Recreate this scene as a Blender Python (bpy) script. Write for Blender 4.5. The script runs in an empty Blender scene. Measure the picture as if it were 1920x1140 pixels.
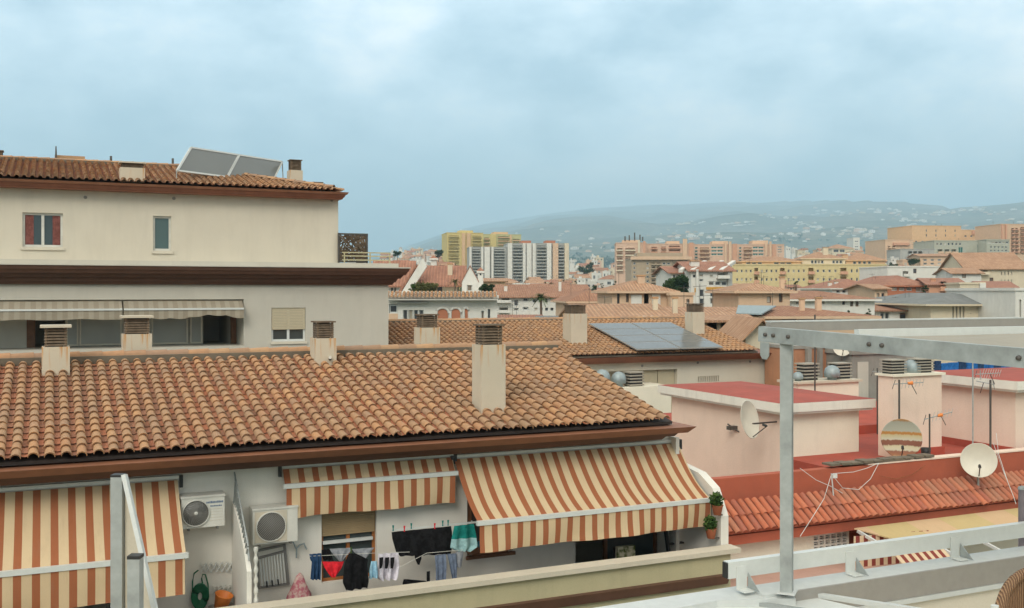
import bpy, math, random
from mathutils import Vector, Matrix
random.seed(7)
SC = bpy.context.scene
COL = SC.collection
R = math.radians
FP, CX, HV, EZ = 1920.0, 960.0, 546.0, 14.0     # focal length in photo pixels, centre column, horizon row, eye height

# ------------------------------------------------------------------ frames
class Frame:
    """a horizontal frame turned by ang about the viewer; coordinates (s, t, z), z counted from eye height"""
    def __init__(self, ang):
        self.ang = ang; c, s = math.cos(ang), math.sin(ang)
        self.a = (c, s); self.b = (-s, c)
    def ray(self, u, v):
        dx = (u - CX) / FP
        return (self.a[0]*dx + self.a[1], self.b[0]*dx + self.b[1], (HV - v) / FP)
    def T(self, u, v, t):
        r = self.ray(u, v); k = t / r[1]; return (r[0]*k, t, r[2]*k)
    def S(self, u, v, s):
        r = self.ray(u, v); k = s / r[0]; return (s, r[1]*k, r[2]*k)
    def Z(self, u, v, z):
        r = self.ray(u, v); k = z / r[2]; return (r[0]*k, r[1]*k, z)
    def Y(self, u, v, y):
        r = self.ray(u, v); return (r[0]*y, r[1]*y, r[2]*y)
    def P(self, u, v, t0, z0, m):               # on the plane z = z0 + m (t - t0)
        r = self.ray(u, v); k = (z0 - m*t0) / (r[2] - m*r[1]); return (r[0]*k, r[1]*k, r[2]*k)
    def world(self, p):
        return Vector((p[0]*self.a[0] + p[1]*self.b[0], p[0]*self.a[1] + p[1]*self.b[1], p[2] + EZ))
B = Frame(math.atan2(.4125, .911))
W = Frame(0.0)

# ------------------------------------------------------------------ mesh builder
class MB:
    def __init__(self): self.v = []; self.f = []; self.mi = []; self.sm = []; self.m = 0; self.smooth = False
    def face(self, pts, idx=None):
        n = len(self.v); self.v += [tuple(p) for p in pts]; self.f.append(tuple(range(n, n+len(pts)))); self.mi.append(self.m); self.sm.append(self.smooth)
    def grid(self, rows, closed=False):
        n = len(self.v); k = len(rows[0])
        for r in rows: self.v += [tuple(p) for p in r]
        for i in range(len(rows)-1):
            for j in range(k if closed else k-1):
                a = n+i*k+j; b = n+i*k+(j+1) % k
                self.f.append((a, b, b+k, a+k)); self.mi.append(self.m); self.sm.append(self.smooth)
    def hexa(self, p):                              # p: 4 bottom corners then 4 top corners
        n = len(self.v); self.v += [tuple(q) for q in p]
        for q in ((3,2,1,0),(4,5,6,7),(0,1,5,4),(1,2,6,5),(2,3,7,6),(3,0,4,7)):
            self.f.append(tuple(n+i for i in q)); self.mi.append(self.m); self.sm.append(False)
        return self
    def box(self, x0, x1, y0, y1, z0, z1):
        return self.hexa([(x0,y0,z0),(x1,y0,z0),(x1,y1,z0),(x0,y1,z0),(x0,y0,z1),(x1,y0,z1),(x1,y1,z1),(x0,y1,z1)])
    def slab(self, pts, vec):                       # polygon pts extruded by vec
        n = len(self.v); k = len(pts); vec = Vector(vec)
        self.v += [tuple(p) for p in pts] + [tuple(Vector(p)+vec) for p in pts]
        fs = [tuple(range(n, n+k)), tuple(reversed(range(n+k, n+2*k)))] + [(n+i, n+(i+1) % k, n+k+(i+1) % k, n+k+i) for i in range(k)]
        for q in fs: self.f.append(q); self.mi.append(self.m); self.sm.append(False)
        return self
    def tube(self, pts, r, n=8, caps=True):
        pts = [Vector(p) for p in pts]; rows = []
        rr = r if isinstance(r, (list, tuple)) else [r]*len(pts)
        for i, p in enumerate(pts):
            d = (pts[min(i+1, len(pts)-1)] - pts[max(i-1, 0)]).normalized()
            up = Vector((0,0,1)) if abs(d.z) < .9 else Vector((1,0,0))
            x = d.cross(up).normalized(); y = d.cross(x).normalized()
            rows.append([p + (x*math.cos(2*math.pi*j/n) + y*math.sin(2*math.pi*j/n))*rr[i] for j in range(n)])
        sm = self.smooth; self.smooth = True; self.grid(rows, True); self.smooth = sm
        if caps: self.face(list(reversed(rows[0]))); self.face(rows[-1])
        return self
    def beam(self, p0, p1, w, h, up=(0,0,1)):       # rectangular bar from p0 to p1
        p0, p1 = Vector(p0), Vector(p1); d = (p1-p0).normalized(); u = Vector(up)
        x = d.cross(u).normalized()*w/2; y = x.cross(d).normalized()*h/2
        return self.hexa([p0-x-y, p0+x-y, p1+x-y, p1-x-y, p0-x+y, p0+x+y, p1+x+y, p1-x+y])
    def lathe(self, c, axis, prof, n=24):           # prof: (radius, along)
        c = Vector(c); d = Vector(axis).normalized(); up = Vector((0,0,1)) if abs(d.z) < .9 else Vector((1,0,0))
        x = d.cross(up).normalized(); y = d.cross(x).normalized()
        rows = [[c + d*h + (x*math.cos(2*math.pi*j/n) + y*math.sin(2*math.pi*j/n))*max(r, 1e-4) for j in range(n)] for r, h in prof]
        sm = self.smooth; self.smooth = True; self.grid(rows, True); self.smooth = sm
        return self
    def mesh(self, name, mats, off=(0,0,0)):
        me = bpy.data.meshes.new(name)
        me.from_pydata([(v[0]-off[0], v[1]-off[1], v[2]-off[2]) for v in self.v], [], self.f)
        for m in (mats if isinstance(mats, (list, tuple)) else [mats]): me.materials.append(m)
        me.polygons.foreach_set('material_index', self.mi); me.polygons.foreach_set('use_smooth', self.sm)
        me.update(); return me

def props(o, label=None, cat=None, group=None, kind=None):
    if label: o['label'] = label
    if cat: o['category'] = cat
    if group: o['group'] = group
    if kind: o['kind'] = kind
    return o

class Thing:
    def __init__(self, name, label, cat, fr=B, o=(0,0,0), group=None, kind=None):
        self.fr, self.o = fr, tuple(o)
        self.root = props(bpy.data.objects.new(name, None), label, cat, group, kind); COL.objects.link(self.root)
        self.root.empty_display_size = .3
        self.root.location = fr.world(o); self.root.rotation_euler = (0, 0, fr.ang)
    def part(self, name, mb, mat, parent=None, at=None, label=None):
        po = parent.get('_o') if parent is not None else self.o
        po = tuple(po) if po is not None else self.o
        at = tuple(at) if at is not None else po
        me = mb if isinstance(mb, bpy.types.Mesh) else mb.mesh(name, mat, at)
        ob = bpy.data.objects.new(name, me); COL.objects.link(ob)
        ob.parent = parent or self.root
        ob.location = tuple(at[i]-po[i] for i in range(3)); ob['_o'] = at
        if label: ob['label'] = label
        return ob

def single(name, label, cat, mb, mat, fr=B, o=(0,0,0), group=None, kind=None):
    ob = bpy.data.objects.new(name, mb.mesh(name, mat, o)); COL.objects.link(ob)
    ob.location = fr.world(o); ob.rotation_euler = (0, 0, fr.ang)
    return props(ob, label, cat, group, kind)

def children(o): return [c for c in COL.objects if c.parent == o]
def copy_tree(o, parent=None):
    c = o.copy(); COL.objects.link(c); c.parent = parent
    for ch in list(o.children): copy_tree(ch, c)
    return c

# ------------------------------------------------------------------ materials
def newmat(name):
    m = bpy.data.materials.new(name); m.use_nodes = True; nt = m.node_tree
    return m, nt, nt.nodes['Principled BSDF']
def nd(nt, typ, **kw):
    n = nt.nodes.new(typ)
    for k, v in kw.items():
        if k in n.inputs.keys(): n.inputs[k].default_value = v
        else: setattr(n, k, v)
    return n
def lk(nt, a, b): nt.links.new(a, b)
def mathn(nt, op, a, b=None, clamp=False):
    n = nt.nodes.new('ShaderNodeMath'); n.operation = op; n.use_clamp = clamp
    for i, x in enumerate((a, b)):
        if x is None: continue
        if isinstance(x, (int, float)): n.inputs[i].default_value = x
        else: lk(nt, x, n.inputs[i])
    return n.outputs[0]
def mixc(nt, fac, a, b, typ='MIX'):
    n = nt.nodes.new('ShaderNodeMix'); n.data_type = 'RGBA'; n.blend_type = typ
    for sock, x in ((n.inputs[0], fac), (n.inputs[6], a), (n.inputs[7], b)):
        if isinstance(x, (int, float)): sock.default_value = x
        elif isinstance(x, (tuple, list)): sock.default_value = (*x[:3], 1)
        else: lk(nt, x, sock)
    return n.outputs[2]
def ramp(nt, fac, stops, interp='LINEAR'):
    n = nt.nodes.new('ShaderNodeValToRGB'); cr = n.color_ramp; cr.interpolation = interp
    while len(cr.elements) < len(stops): cr.elements.new(.5)
    for e, (p, c) in zip(cr.elements, stops):
        e.position = p; e.color = (*c[:3], 1) if isinstance(c, (tuple, list)) else (c, c, c, 1)
    lk(nt, fac, n.inputs[0]); return n.outputs[0]
def noise(nt, vec, scale, detail=3, rough=.5):
    n = nd(nt, 'ShaderNodeTexNoise'); n.inputs['Scale'].default_value = scale; n.inputs['Detail'].default_value = detail; n.inputs['Roughness'].default_value = rough
    if vec is not None: lk(nt, vec, n.inputs['Vector'])
    return n.outputs[0]
def objco(nt, scale=None):
    c = nd(nt, 'ShaderNodeTexCoord').outputs['Object']
    if scale:
        m = nd(nt, 'ShaderNodeMapping'); m.inputs['Scale'].default_value = scale; lk(nt, c, m.inputs[0]); return m.outputs[0]
    return c
def bump(nt, bs, h, dist, strength=1.0):
    n = nd(nt, 'ShaderNodeBump'); n.inputs['Distance'].default_value = dist; n.inputs['Strength'].default_value = strength
    lk(nt, h, n.inputs['Height']); lk(nt, n.outputs[0], bs.inputs['Normal'])

def plaster(name, c, var=.12, streak=.18, rough=.9, bmp=.004, bscale=60, dirt=(.16,.14,.11)):
    m, nt, bs = newmat(name); co = objco(nt)
    a = noise(nt, co, 1.1, 5, .6)
    base = mixc(nt, ramp(nt, a, [(.3, 0), (.75, 1)]), tuple(x*(1-var) for x in c), tuple(min(1, x*(1+var*.6)) for x in c))
    st = noise(nt, objco(nt, (2.1, 2.1, .30)), 1.3, 6, .7)
    sf = mathn(nt, 'MULTIPLY', ramp(nt, st, [(.5, 0), (.8, 1)]), streak)
    base = mixc(nt, sf, base, dirt)
    fine = noise(nt, co, bscale, 3, .6)
    base = mixc(nt, .10, base, mixc(nt, fine, (.0,.0,.0), (1,1,1)), 'OVERLAY')
    lk(nt, base, bs.inputs['Base Color']); bs.inputs['Roughness'].default_value = rough
    bump(nt, bs, fine, bmp, .6); return m
def paint(name, c, rough=.5, metal=0., var=.08, scale=6., spec=.5):
    m, nt, bs = newmat(name); a = noise(nt, objco(nt), scale, 4, .6)
    lk(nt, mixc(nt, ramp(nt, a, [(.3, 0), (.7, 1)]), tuple(x*(1-var) for x in c), tuple(min(1, x*(1+var)) for x in c)), bs.inputs['Base Color'])
    bs.inputs['Roughness'].default_value = rough; bs.inputs['Metallic'].default_value = metal; bs.inputs['Specular IOR Level'].default_value = spec
    bump(nt, bs, noise(nt, objco(nt), 35, 3), .002, .4)
    return m
def tilemat(name, cols, rough=.85):
    """each tile is its own island and takes its own colour"""
    m, nt, bs = newmat(name); g = nd(nt, 'ShaderNodeNewGeometry').outputs['Random Per Island']
    n = len(cols); c = ramp(nt, g, [(i/n, x) for i, x in enumerate(cols)], 'CONSTANT')
    co = objco(nt); a = noise(nt, co, 9, 5, .7)
    c = mixc(nt, mathn(nt, 'MULTIPLY', ramp(nt, a, [(.42, 0), (.7, 1)]), .26), c, (.17,.14,.10))
    b = noise(nt, co, .55, 3, .6)
    c = mixc(nt, mathn(nt, 'MULTIPLY', ramp(nt, b, [(.45, 0), (.65, 1)]), .30), c, (.22,.16,.11))
    lk(nt, c, bs.inputs['Base Color']); bs.inputs['Roughness'].default_value = rough
    bump(nt, bs, noise(nt, co, 90, 2), .003, .5); return m
def roofmat(name, c1, c2, dark=(.16,.09,.06), swap=False):
    """tile courses for roofs far away: rows and columns of single tiles"""
    m, nt, bs = newmat(name)
    co = nd(nt, 'ShaderNodeTexCoord').outputs['Object']; sp = nd(nt, 'ShaderNodeSeparateXYZ'); lk(nt, co, sp.inputs[0])
    x, y = (sp.outputs[1], sp.outputs[0]) if swap else (sp.outputs[0], sp.outputs[1])
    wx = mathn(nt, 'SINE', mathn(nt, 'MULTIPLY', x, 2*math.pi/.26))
    cell = nd(nt, 'ShaderNodeTexWhiteNoise'); cell.noise_dimensions = '2D'
    cv = nd(nt, 'ShaderNodeCombineXYZ'); lk(nt, mathn(nt, 'FLOOR', mathn(nt, 'DIVIDE', x, .26)), cv.inputs[0]); lk(nt, mathn(nt, 'FLOOR', mathn(nt, 'DIVIDE', y, .4)), cv.inputs[1])
    lk(nt, cv.outputs[0], cell.inputs[0])
    c = mixc(nt, cell.outputs[0], c1, c2)
    big = noise(nt, co, .35, 4, .65); c = mixc(nt, mathn(nt, 'MULTIPLY', ramp(nt, big, [(.4, 0), (.7, 1)]), .45), c, tuple(a*.62 for a in c1))
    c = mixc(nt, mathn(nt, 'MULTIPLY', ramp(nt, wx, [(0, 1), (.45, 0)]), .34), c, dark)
    lk(nt, c, bs.inputs['Base Color']); bs.inputs['Roughness'].default_value = .9
    bump(nt, bs, wx, .035, .7); return m
CLOUD0, CLOUD1, CLOUD2 = (.42,.58,.70), (.72,.87,.97), (1.12,1.15,1.17); CLOUDK = 8.6; HORIZ = (.36,.54,.69); EXPO = 0.61
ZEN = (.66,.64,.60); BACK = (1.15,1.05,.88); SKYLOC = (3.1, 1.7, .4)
HAZEC = (.55,.80,1.0); HAZED = 2.1e-4
M = {}
M['cream'] = plaster('cream_plaster', (.64,.585,.475), .05, .10)
M['cream_low'] = plaster('cream_plaster_weathered', (.54,.51,.435), .06, .12)
M['white'] = plaster('white_plaster', (.76,.735,.66), .05, .09)
M['chim'] = plaster('chimney_plaster', (.56,.49,.38), .08, .2)
M['pink'] = plaster('pink_plaster', (.80,.635,.515), .07, .09, bmp=.01, bscale=22)
M['pinkcream'] = plaster('pale_yellow_plaster', (.80,.75,.61), .07, .07, bmp=.01, bscale=22)
M['khaki'] = plaster('khaki_plaster', (.46,.41,.25), .07, .2)
M['concrete'] = plaster('grey_concrete', (.30,.285,.25), .2, .35)
M['brick'] = plaster('orange_render', (.46,.22,.12), .2, .3)
M['redfloor'] = plaster('red_waterproof_paint', (.40,.075,.045), .25, .4, dirt=(.24,.10,.07))
M['redroof'] = plaster('rose_waterproof_paint', (.37,.083,.058), .22, .45, dirt=(.26,.12,.09), rough=.95)
M['redwall'] = plaster('terracotta_render', (.42,.105,.055), .16, .3, dirt=(.24,.09,.06))
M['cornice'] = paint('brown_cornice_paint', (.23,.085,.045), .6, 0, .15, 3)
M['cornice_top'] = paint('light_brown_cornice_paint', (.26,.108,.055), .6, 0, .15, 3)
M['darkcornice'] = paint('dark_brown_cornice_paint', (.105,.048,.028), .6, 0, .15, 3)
M['stone'] = plaster('pale_coping_stone', (.58,.52,.41), .08, .12)
M['galv'] = paint('galvanised_steel', (.36,.385,.375), .55, .3, .22, 7)
M['alu'] = paint('brushed_aluminium', (.60,.62,.60), .6, .2, .05, 14)
M['alu_white'] = paint('off_white_aluminium', (.66,.68,.65), .4, .1, .04, 14)
M['alu_dark'] = paint('grey_aluminium_face', (.33,.31,.28), .5, .2, .05, 14)
M['grille'] = paint('rusty_brown_louvre_metal', (.16,.115,.075), .75, .2, .3, 8)
M['black'] = paint('black_plastic', (.02,.02,.02), .5)
M['dark'] = paint('painted_dark_shade', (.035,.026,.022), .8)  # near-black colour that stands in for shade
M['wood'] = paint('brown_wood', (.17,.075,.035), .6, 0, .25, 5)
M['orangewood'] = paint('orange_wood', (.33,.12,.03), .55, 0, .2, 5)
M['whiteplastic'] = paint('white_plastic', (.62,.61,.55), .5, 0, .12, 3)
M['greyplastic'] = paint('grey_plastic', (.16,.16,.15), .5)
M['shutter'] = paint('beige_shutter', (.52,.45,.31), .6, 0, .04, 5)
M['shutter_brown'] = paint('tan_shutter', (.34,.245,.13), .6, 0, .08, 5)
M['mortar'] = plaster('dark_mortar', (.17,.14,.10), .3, .4)
M['fascia'] = plaster('white_fascia_plaster', (.78,.75,.66), .06, .25)
M['pvc'] = paint('grey_cowl_metal', (.30,.36,.37), .55, .3, .12, 8)
M['slab'] = plaster('louvre_slab_concrete', (.36,.33,.27), .12, .3)
M['dish'] = paint('cream_dish_paint', (.64,.60,.50), .5, 0, .06, 3)
M['mast'] = paint('dark_mast_metal', (.10,.09,.08), .5, .4)
M['orange'] = paint('orange_plastic', (.72,.22,.04), .5)
M['terracotta'] = paint('terracotta_pot', (.42,.13,.06), .8)
M['rust'] = paint('rusted_metal', (.26,.10,.04), .9, 0, .5, 12)
M['cover'] = tilemat('weathered_cover_tile', [(.46,.255,.125),(.42,.23,.115),(.48,.25,.115),(.39,.225,.12),(.44,.255,.135),(.36,.21,.12),(.50,.27,.125),(.41,.235,.13),(.45,.23,.11),(.43,.245,.125),(.40,.23,.12),(.45,.25,.125)])
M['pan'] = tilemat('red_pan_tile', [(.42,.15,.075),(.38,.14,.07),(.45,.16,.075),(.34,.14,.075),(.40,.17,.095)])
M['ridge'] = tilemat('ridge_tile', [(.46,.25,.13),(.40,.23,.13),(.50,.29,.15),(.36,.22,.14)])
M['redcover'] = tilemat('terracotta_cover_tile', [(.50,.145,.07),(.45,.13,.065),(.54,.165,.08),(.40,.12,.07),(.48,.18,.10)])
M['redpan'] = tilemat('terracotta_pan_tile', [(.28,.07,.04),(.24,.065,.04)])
M['roof'] = roofmat('far_tile_roof', (.43,.235,.135), (.54,.33,.20))
M['roof_s'] = roofmat('far_tile_roof_side', (.43,.235,.135), (.54,.33,.20), swap=True)
M['roofred'] = roofmat('far_red_tile_roof', (.35,.155,.10), (.45,.22,.14))
M['roofred_s'] = roofmat('far_red_tile_roof_side', (.35,.155,.10), (.45,.22,.14), swap=True)
M['roofbrown'] = roofmat('far_brown_tile_roof', (.33,.155,.09), (.42,.22,.13))
M['roofbrown_s'] = roofmat('far_brown_tile_roof_side', (.33,.155,.09), (.42,.22,.13), swap=True)
M['roofgrey'] = roofmat('far_grey_roof', (.20,.21,.20), (.25,.26,.25), (.12,.12,.12))
M['roofgrey_s'] = M['roofgrey']
def wallm(k, c): M[k] = plaster(k+'_facade_plaster', c, .08, .15, bmp=0.)
for k, c in dict(w_white=(.70,.68,.62), w_cream=(.66,.57,.42), w_yellow=(.64,.52,.27), w_mustard=(.62,.50,.21), w_apricot=(.68,.45,.26), w_pink=(.64,.44,.32),
                 w_salmon=(.62,.34,.22), w_tan=(.42,.33,.23), w_green=(.43,.43,.35), w_brickred=(.45,.17,.09), w_ochre=(.62,.33,.07), w_grey=(.40,.40,.37), w_ygreen=(.52,.50,.26), w_peach=(.66,.46,.31)).items(): wallm(k, c)

def glassm(name, c, rough=.08):
    m, nt, bs = newmat(name); a = noise(nt, objco(nt), .8, 2)
    lk(nt, mixc(nt, a, tuple(x*.7 for x in c), tuple(x*1.3 for x in c)), bs.inputs['Base Color'])
    bs.inputs['Roughness'].default_value = rough; bs.inputs['Specular IOR Level'].default_value = .8; return m
M['glass'] = glassm('window_glass', (.045,.06,.06))
def blindglass():
    m, nt, bs = newmat('far_window_with_blinds'); r = nd(nt, 'ShaderNodeObjectInfo').outputs['Random']
    lk(nt, ramp(nt, r, [(0, (.04,.045,.05)), (.40, (.075,.08,.085)), (.62, (.12,.10,.08)), (.74, (.36,.32,.25)), (.86, (.20,.16,.12)), (.93, (.5,.47,.4))], 'CONSTANT'), bs.inputs['Base Color']); bs.inputs['Roughness'].default_value = .35; return m
M['glass_mid'] = blindglass()
M['glass_teal'] = glassm('frosted_teal_glass', (.07,.12,.12), .3)
M['glass_pale'] = glassm('frosted_pale_glass', (.30,.30,.26), .4)
M['glass_green'] = glassm('green_glass', (.02,.12,.09), .3)

def panelmat(name, c, line=(.5,.52,.5), nx=1.0, ny=.25):
    m, nt, bs = newmat(name); bs.inputs['Roughness'].default_value = .22; bs.inputs['Specular IOR Level'].default_value = .9
    lk(nt, mixc(nt, noise(nt, objco(nt), .7, 2), tuple(x*.85 for x in c), tuple(x*1.15 for x in c)), bs.inputs['Base Color'])
    return m
M['collector'] = panelmat('solar_collector_glass', (.17,.18,.17))
M['pv'] = panelmat('photovoltaic_glass', (.13,.14,.14))
M['pv'].node_tree.nodes['Principled BSDF'].inputs['Specular IOR Level'].default_value = .45

def stripemat(name, c1, c2, period, duty, phase=0.):
    m, nt, bs = newmat(name); sp = nd(nt, 'ShaderNodeSeparateXYZ'); co = objco(nt); lk(nt, co, sp.inputs[0])
    f = mathn(nt, 'FRACT', mathn(nt, 'ADD', mathn(nt, 'DIVIDE', sp.outputs[0], period), 100+phase))
    k = mathn(nt, 'LESS_THAN', f, duty)
    c = mixc(nt, k, c2, c1)
    c = mixc(nt, .16, c, mixc(nt, noise(nt, co, 2.2, 5, .65), (.25,.22,.18), (.8,.78,.74)), 'OVERLAY')
    c = mixc(nt, mathn(nt, 'MULTIPLY', ramp(nt, noise(nt, objco(nt, (6, 1, 1)), 2, 4, .7), [(.55, 0), (.8, 1)]), .22), c, (.26,.2,.14))
    lk(nt, c, bs.inputs['Base Color']); bs.inputs['Roughness'].default_value = .9; bs.inputs['Specular IOR Level'].default_value = .15
    c = c
    w = noise(nt, co, 7, 3, .5); bump(nt, bs, w, .012, .5); return m
M['stripe'] = stripemat('brown_and_beige_awning_canvas', (.33,.118,.055), (.60,.46,.29), .242, .44)
M['stripe2'] = stripemat('maroon_striped_canvas', (.22,.05,.04), (.62,.48,.32), .2, .5)
M['canvas'] = stripemat('faded_grey_canvas', (.30,.26,.20), (.36,.32,.25), .3, .5)
M['canopy'] = stripemat('beige_canopy_canvas', (.52,.40,.20), (.58,.40,.24), 2.1, .55)

def fabric(name, c, c2=None, scale=9): 
    m, nt, bs = newmat(name); co = objco(nt); a = noise(nt, co, scale, 4, .6)
    lk(nt, mixc(nt, ramp(nt, a, [(.42, 0), (.58, 1)]), c, c2 or tuple(x*1.4+.004 for x in c)), bs.inputs['Base Color'])
    bs.inputs['Roughness'].default_value = .95; bs.inputs['Specular IOR Level'].default_value = .1; bump(nt, bs, a, .02, .5); return m
M['f_black'] = fabric('black_fabric', (.008,.008,.009)); M['f_red'] = fabric('red_fabric', (.55,.02,.03)); M['f_denim'] = fabric('denim', (.13,.16,.22))
M['f_blue'] = fabric('dark_blue_fabric', (.02,.05,.11)); M['f_sky'] = fabric('pale_blue_fabric', (.28,.48,.60)); M['f_grey'] = fabric('grey_fabric', (.24,.25,.27))
M['f_white'] = fabric('white_fabric', (.58,.55,.60)); M['f_teal'] = fabric('teal_fabric', (.01,.16,.14)); M['f_pale'] = fabric('pale_teal_fabric', (.26,.42,.43))
M['f_pink'] = fabric('pink_flowered_fabric', (.50,.16,.20), (.62,.45,.40), 14); M['f_floral'] = fabric('flowered_cushion_fabric', (.55,.52,.38), (.10,.13,.04), 8)
M['green'] = paint('green_plastic', (.01,.13,.06), .45); M['leaf'] = fabric('leaf_green', (.035,.075,.02), (.09,.14,.035), 3)
M['leafdark'] = fabric('dark_leaf_green', (.02,.045,.018), (.05,.085,.03), .5); M['leafolive'] = fabric('olive_leaf', (.07,.085,.03), (.13,.13,.05), .6)
M['trunk'] = plaster('bark', (.14,.10,.07), .3, .3)
def wicker():
    m, nt, bs = newmat('tan_wicker'); co = objco(nt); w = nd(nt, 'ShaderNodeTexWave'); w.inputs['Scale'].default_value = 28; w.inputs['Distortion'].default_value = 3; lk(nt, co, w.inputs[0])
    lk(nt, mixc(nt, w.outputs[1], (.20,.10,.05), (.44,.26,.14)), bs.inputs['Base Color']); bs.inputs['Roughness'].default_value = .7; bump(nt, bs, w.outputs[1], .01); return m
M['wicker'] = wicker()
def rustdish():
    m, nt, bs = newmat('rust_banded_dish_paint'); co = objco(nt); sp = nd(nt, 'ShaderNodeSeparateXYZ'); lk(nt, co, sp.inputs[0])
    z = mathn(nt, 'ADD', sp.outputs[2], mathn(nt, 'MULTIPLY', mathn(nt, 'SUBTRACT', noise(nt, objco(nt, (7,7,1)), 2, 5, .7), .5), .10))
    f = mathn(nt, 'ADD', mathn(nt, 'DIVIDE', z, .94), .5)
    c = ramp(nt, f, [(0, (.50,.42,.25)), (.08, (.30,.12,.05)), (.17, (.24,.09,.05)), (.20, (.52,.46,.33)), (.30, (.52,.44,.28)), (.33, (.20,.07,.04)), (.44, (.24,.09,.05)), (.46, (.55,.50,.38)), (.58, (.54,.45,.25)), (.61, (.46,.20,.05)), (.66, (.5,.25,.07)), (.68, (.46,.46,.37)), (.92, (.44,.45,.37)), (.97, (.45,.25,.1))])
    lk(nt, c, bs.inputs['Base Color']); bs.inputs['Roughness'].default_value = .7; return m
M['rustdish'] = rustdish()
def chimstain():
    m, nt, bs = newmat('rust_streaked_chimney_plaster'); co = objco(nt); sp = nd(nt, 'ShaderNodeSeparateXYZ'); lk(nt, co, sp.inputs[0])
    a = noise(nt, co, 2, 5, .6); base = mixc(nt, a, (.50,.44,.34), (.62,.55,.43))
    st = ramp(nt, noise(nt, objco(nt, (9, 9, .5)), 1.3, 3, .6), [(.56, 0), (.62, 1)])
    top = ramp(nt, mathn(nt, 'ADD', mathn(nt, 'MULTIPLY', sp.outputs[2], 2.3), 1.0), [(0, 0), (1, 1)])
    base = mixc(nt, mathn(nt, 'MULTIPLY', st, mathn(nt, 'MULTIPLY', top, .8)), base, (.52,.24,.06))
    lk(nt, base, bs.inputs['Base Color']); bs.inputs['Roughness'].default_value = .9; bump(nt, bs, noise(nt, co, 50, 3), .004, .6); return m
M['chimstain'] = chimstain()
# ------------------------------------------------------------------ shared builders
def wall(mb, P, e, inw, x0, x1, z0, z1, ops=()):
    """vertical wall from P along e; ops = (x0,x1,z0,z1,depth) openings with their reveals"""
    P, e, inw = Vector(P), Vector(e), Vector(inw)
    q = lambda x, z, d=0: P + e*x + Vector((0,0,z)) + inw*d
    xs = sorted({x0, x1, *[o[0] for o in ops], *[o[1] for o in ops]}); zs = sorted({z0, z1, *[o[2] for o in ops], *[o[3] for o in ops]})
    xs = [x for x in xs if x0 <= x <= x1]; zs = [z for z in zs if z0 <= z <= z1]
    for j in range(len(zs)-1):
        i = 0
        while i < len(xs)-1:
            k = i
            inside = lambda k: any(o[0] <= (xs[k]+xs[k+1])/2 <= o[1] and o[2] <= (zs[j]+zs[j+1])/2 <= o[3] for o in ops)
            if inside(i): i += 1; continue
            while k < len(xs)-1 and not inside(k): k += 1
            mb.face([q(xs[i], zs[j]), q(xs[k], zs[j]), q(xs[k], zs[j+1]), q(xs[i], zs[j+1])]); i = k
    for o in ops:
        a, b, c, d, h = o[:5]
        mb.face([q(a,c), q(a,c,h), q(a,d,h), q(a,d)]); mb.face([q(b,c,h), q(b,c), q(b,d), q(b,d,h)])
        mb.face([q(a,c,h), q(a,c), q(b,c), q(b,c,h)]); mb.face([q(a,d), q(a,d,h), q(b,d,h), q(b,d)])
        if len(o) > 5: mb.face([q(a,c,h), q(b,c,h), q(b,d,h), q(a,d,h)])

def tiles(cov, pan, O, e, up, n, width, length, pitch=.222, exp=.29, clip=None, seg=6, skip_pan=False, rc=.077, seed=1):
    """barrel tiles laid in overlapping courses; O lower left corner, e along the eave, up the slope, n the normal"""
    O, e, up, n = map(Vector, (O, e, up, n)); rnd = random.Random(seed)
    q = lambda x, d, h: O + e*x + up*d + n*h
    cols = int(width/pitch); rows = int(length/exp)+1
    for c in range(cols+1):
        xc = c*pitch
        for r in range(rows):
            d0 = r*exp - .02*rnd.random(); d1 = min(d0+exp+.07, length)
            if d1 - d0 < .1: continue
            for kind in (0, 1):
                x = xc + (pitch/2 if kind else 0)
                if clip and not clip(x, (d0+d1)/2): continue
                if kind and (skip_pan or c == cols): continue
                if kind and r == 0: d0 = .13
                dx = rnd.uniform(-.013, .013); d0 -= .05 if rnd.random() < .03 else 0; dh = rnd.uniform(0, .008); r0, r1 = (rc+rnd.uniform(-.003,.004), rc*.84) if not kind else (pitch*.37, pitch*.39)
                mb = pan if kind else cov; mb.smooth = True; rowsv = []
                for d, rr, lift in ((d0, r0, .030), (d1, r1, .004)):
                    row = []
                    for j in range(seg+1):
                        t = math.pi*j/seg
                        if kind: row.append(q(x-rr*math.cos(t), d, .062+dh*.3+lift*.9-rr*.62*math.sin(t)))
                        else: row.append(q(x-rr*math.cos(t)+(dx if d == d0 else 0), d, .045+dh+lift+rr*.95*math.sin(t)))
                    rowsv.append(row)
                mb.grid(rowsv)
                if not kind:                         # visible lip thickness
                    lip = [p - n*.014 - (p-(q(x, d0, .07)))*.12 + up*.01 for p in rowsv[0]]; mb.grid([lip, rowsv[0]])
    return cov, pan
def ridge_caps(mb, p0, p1, r=.095, ln=.40, n=(0,0,1)):
    p0, p1, n = Vector(p0), Vector(p1), Vector(n); d = (p1-p0); L = d.length; d.normalize(); x = d.cross(n).normalized(); k = int(L/ln)
    mb.smooth = True
    for i in range(k+1):
        a = p0 + d*i*ln; b = a + d*(ln+.05)
        mb.grid([[a + x*r*math.cos(math.pi*j/8) + n*(r*math.sin(math.pi*j/8)) for j in range(9)], [b + x*r*1.12*math.cos(math.pi*j/8) + n*(r*1.12*math.sin(math.pi*j/8)+.012) for j in range(9)]])
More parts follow.
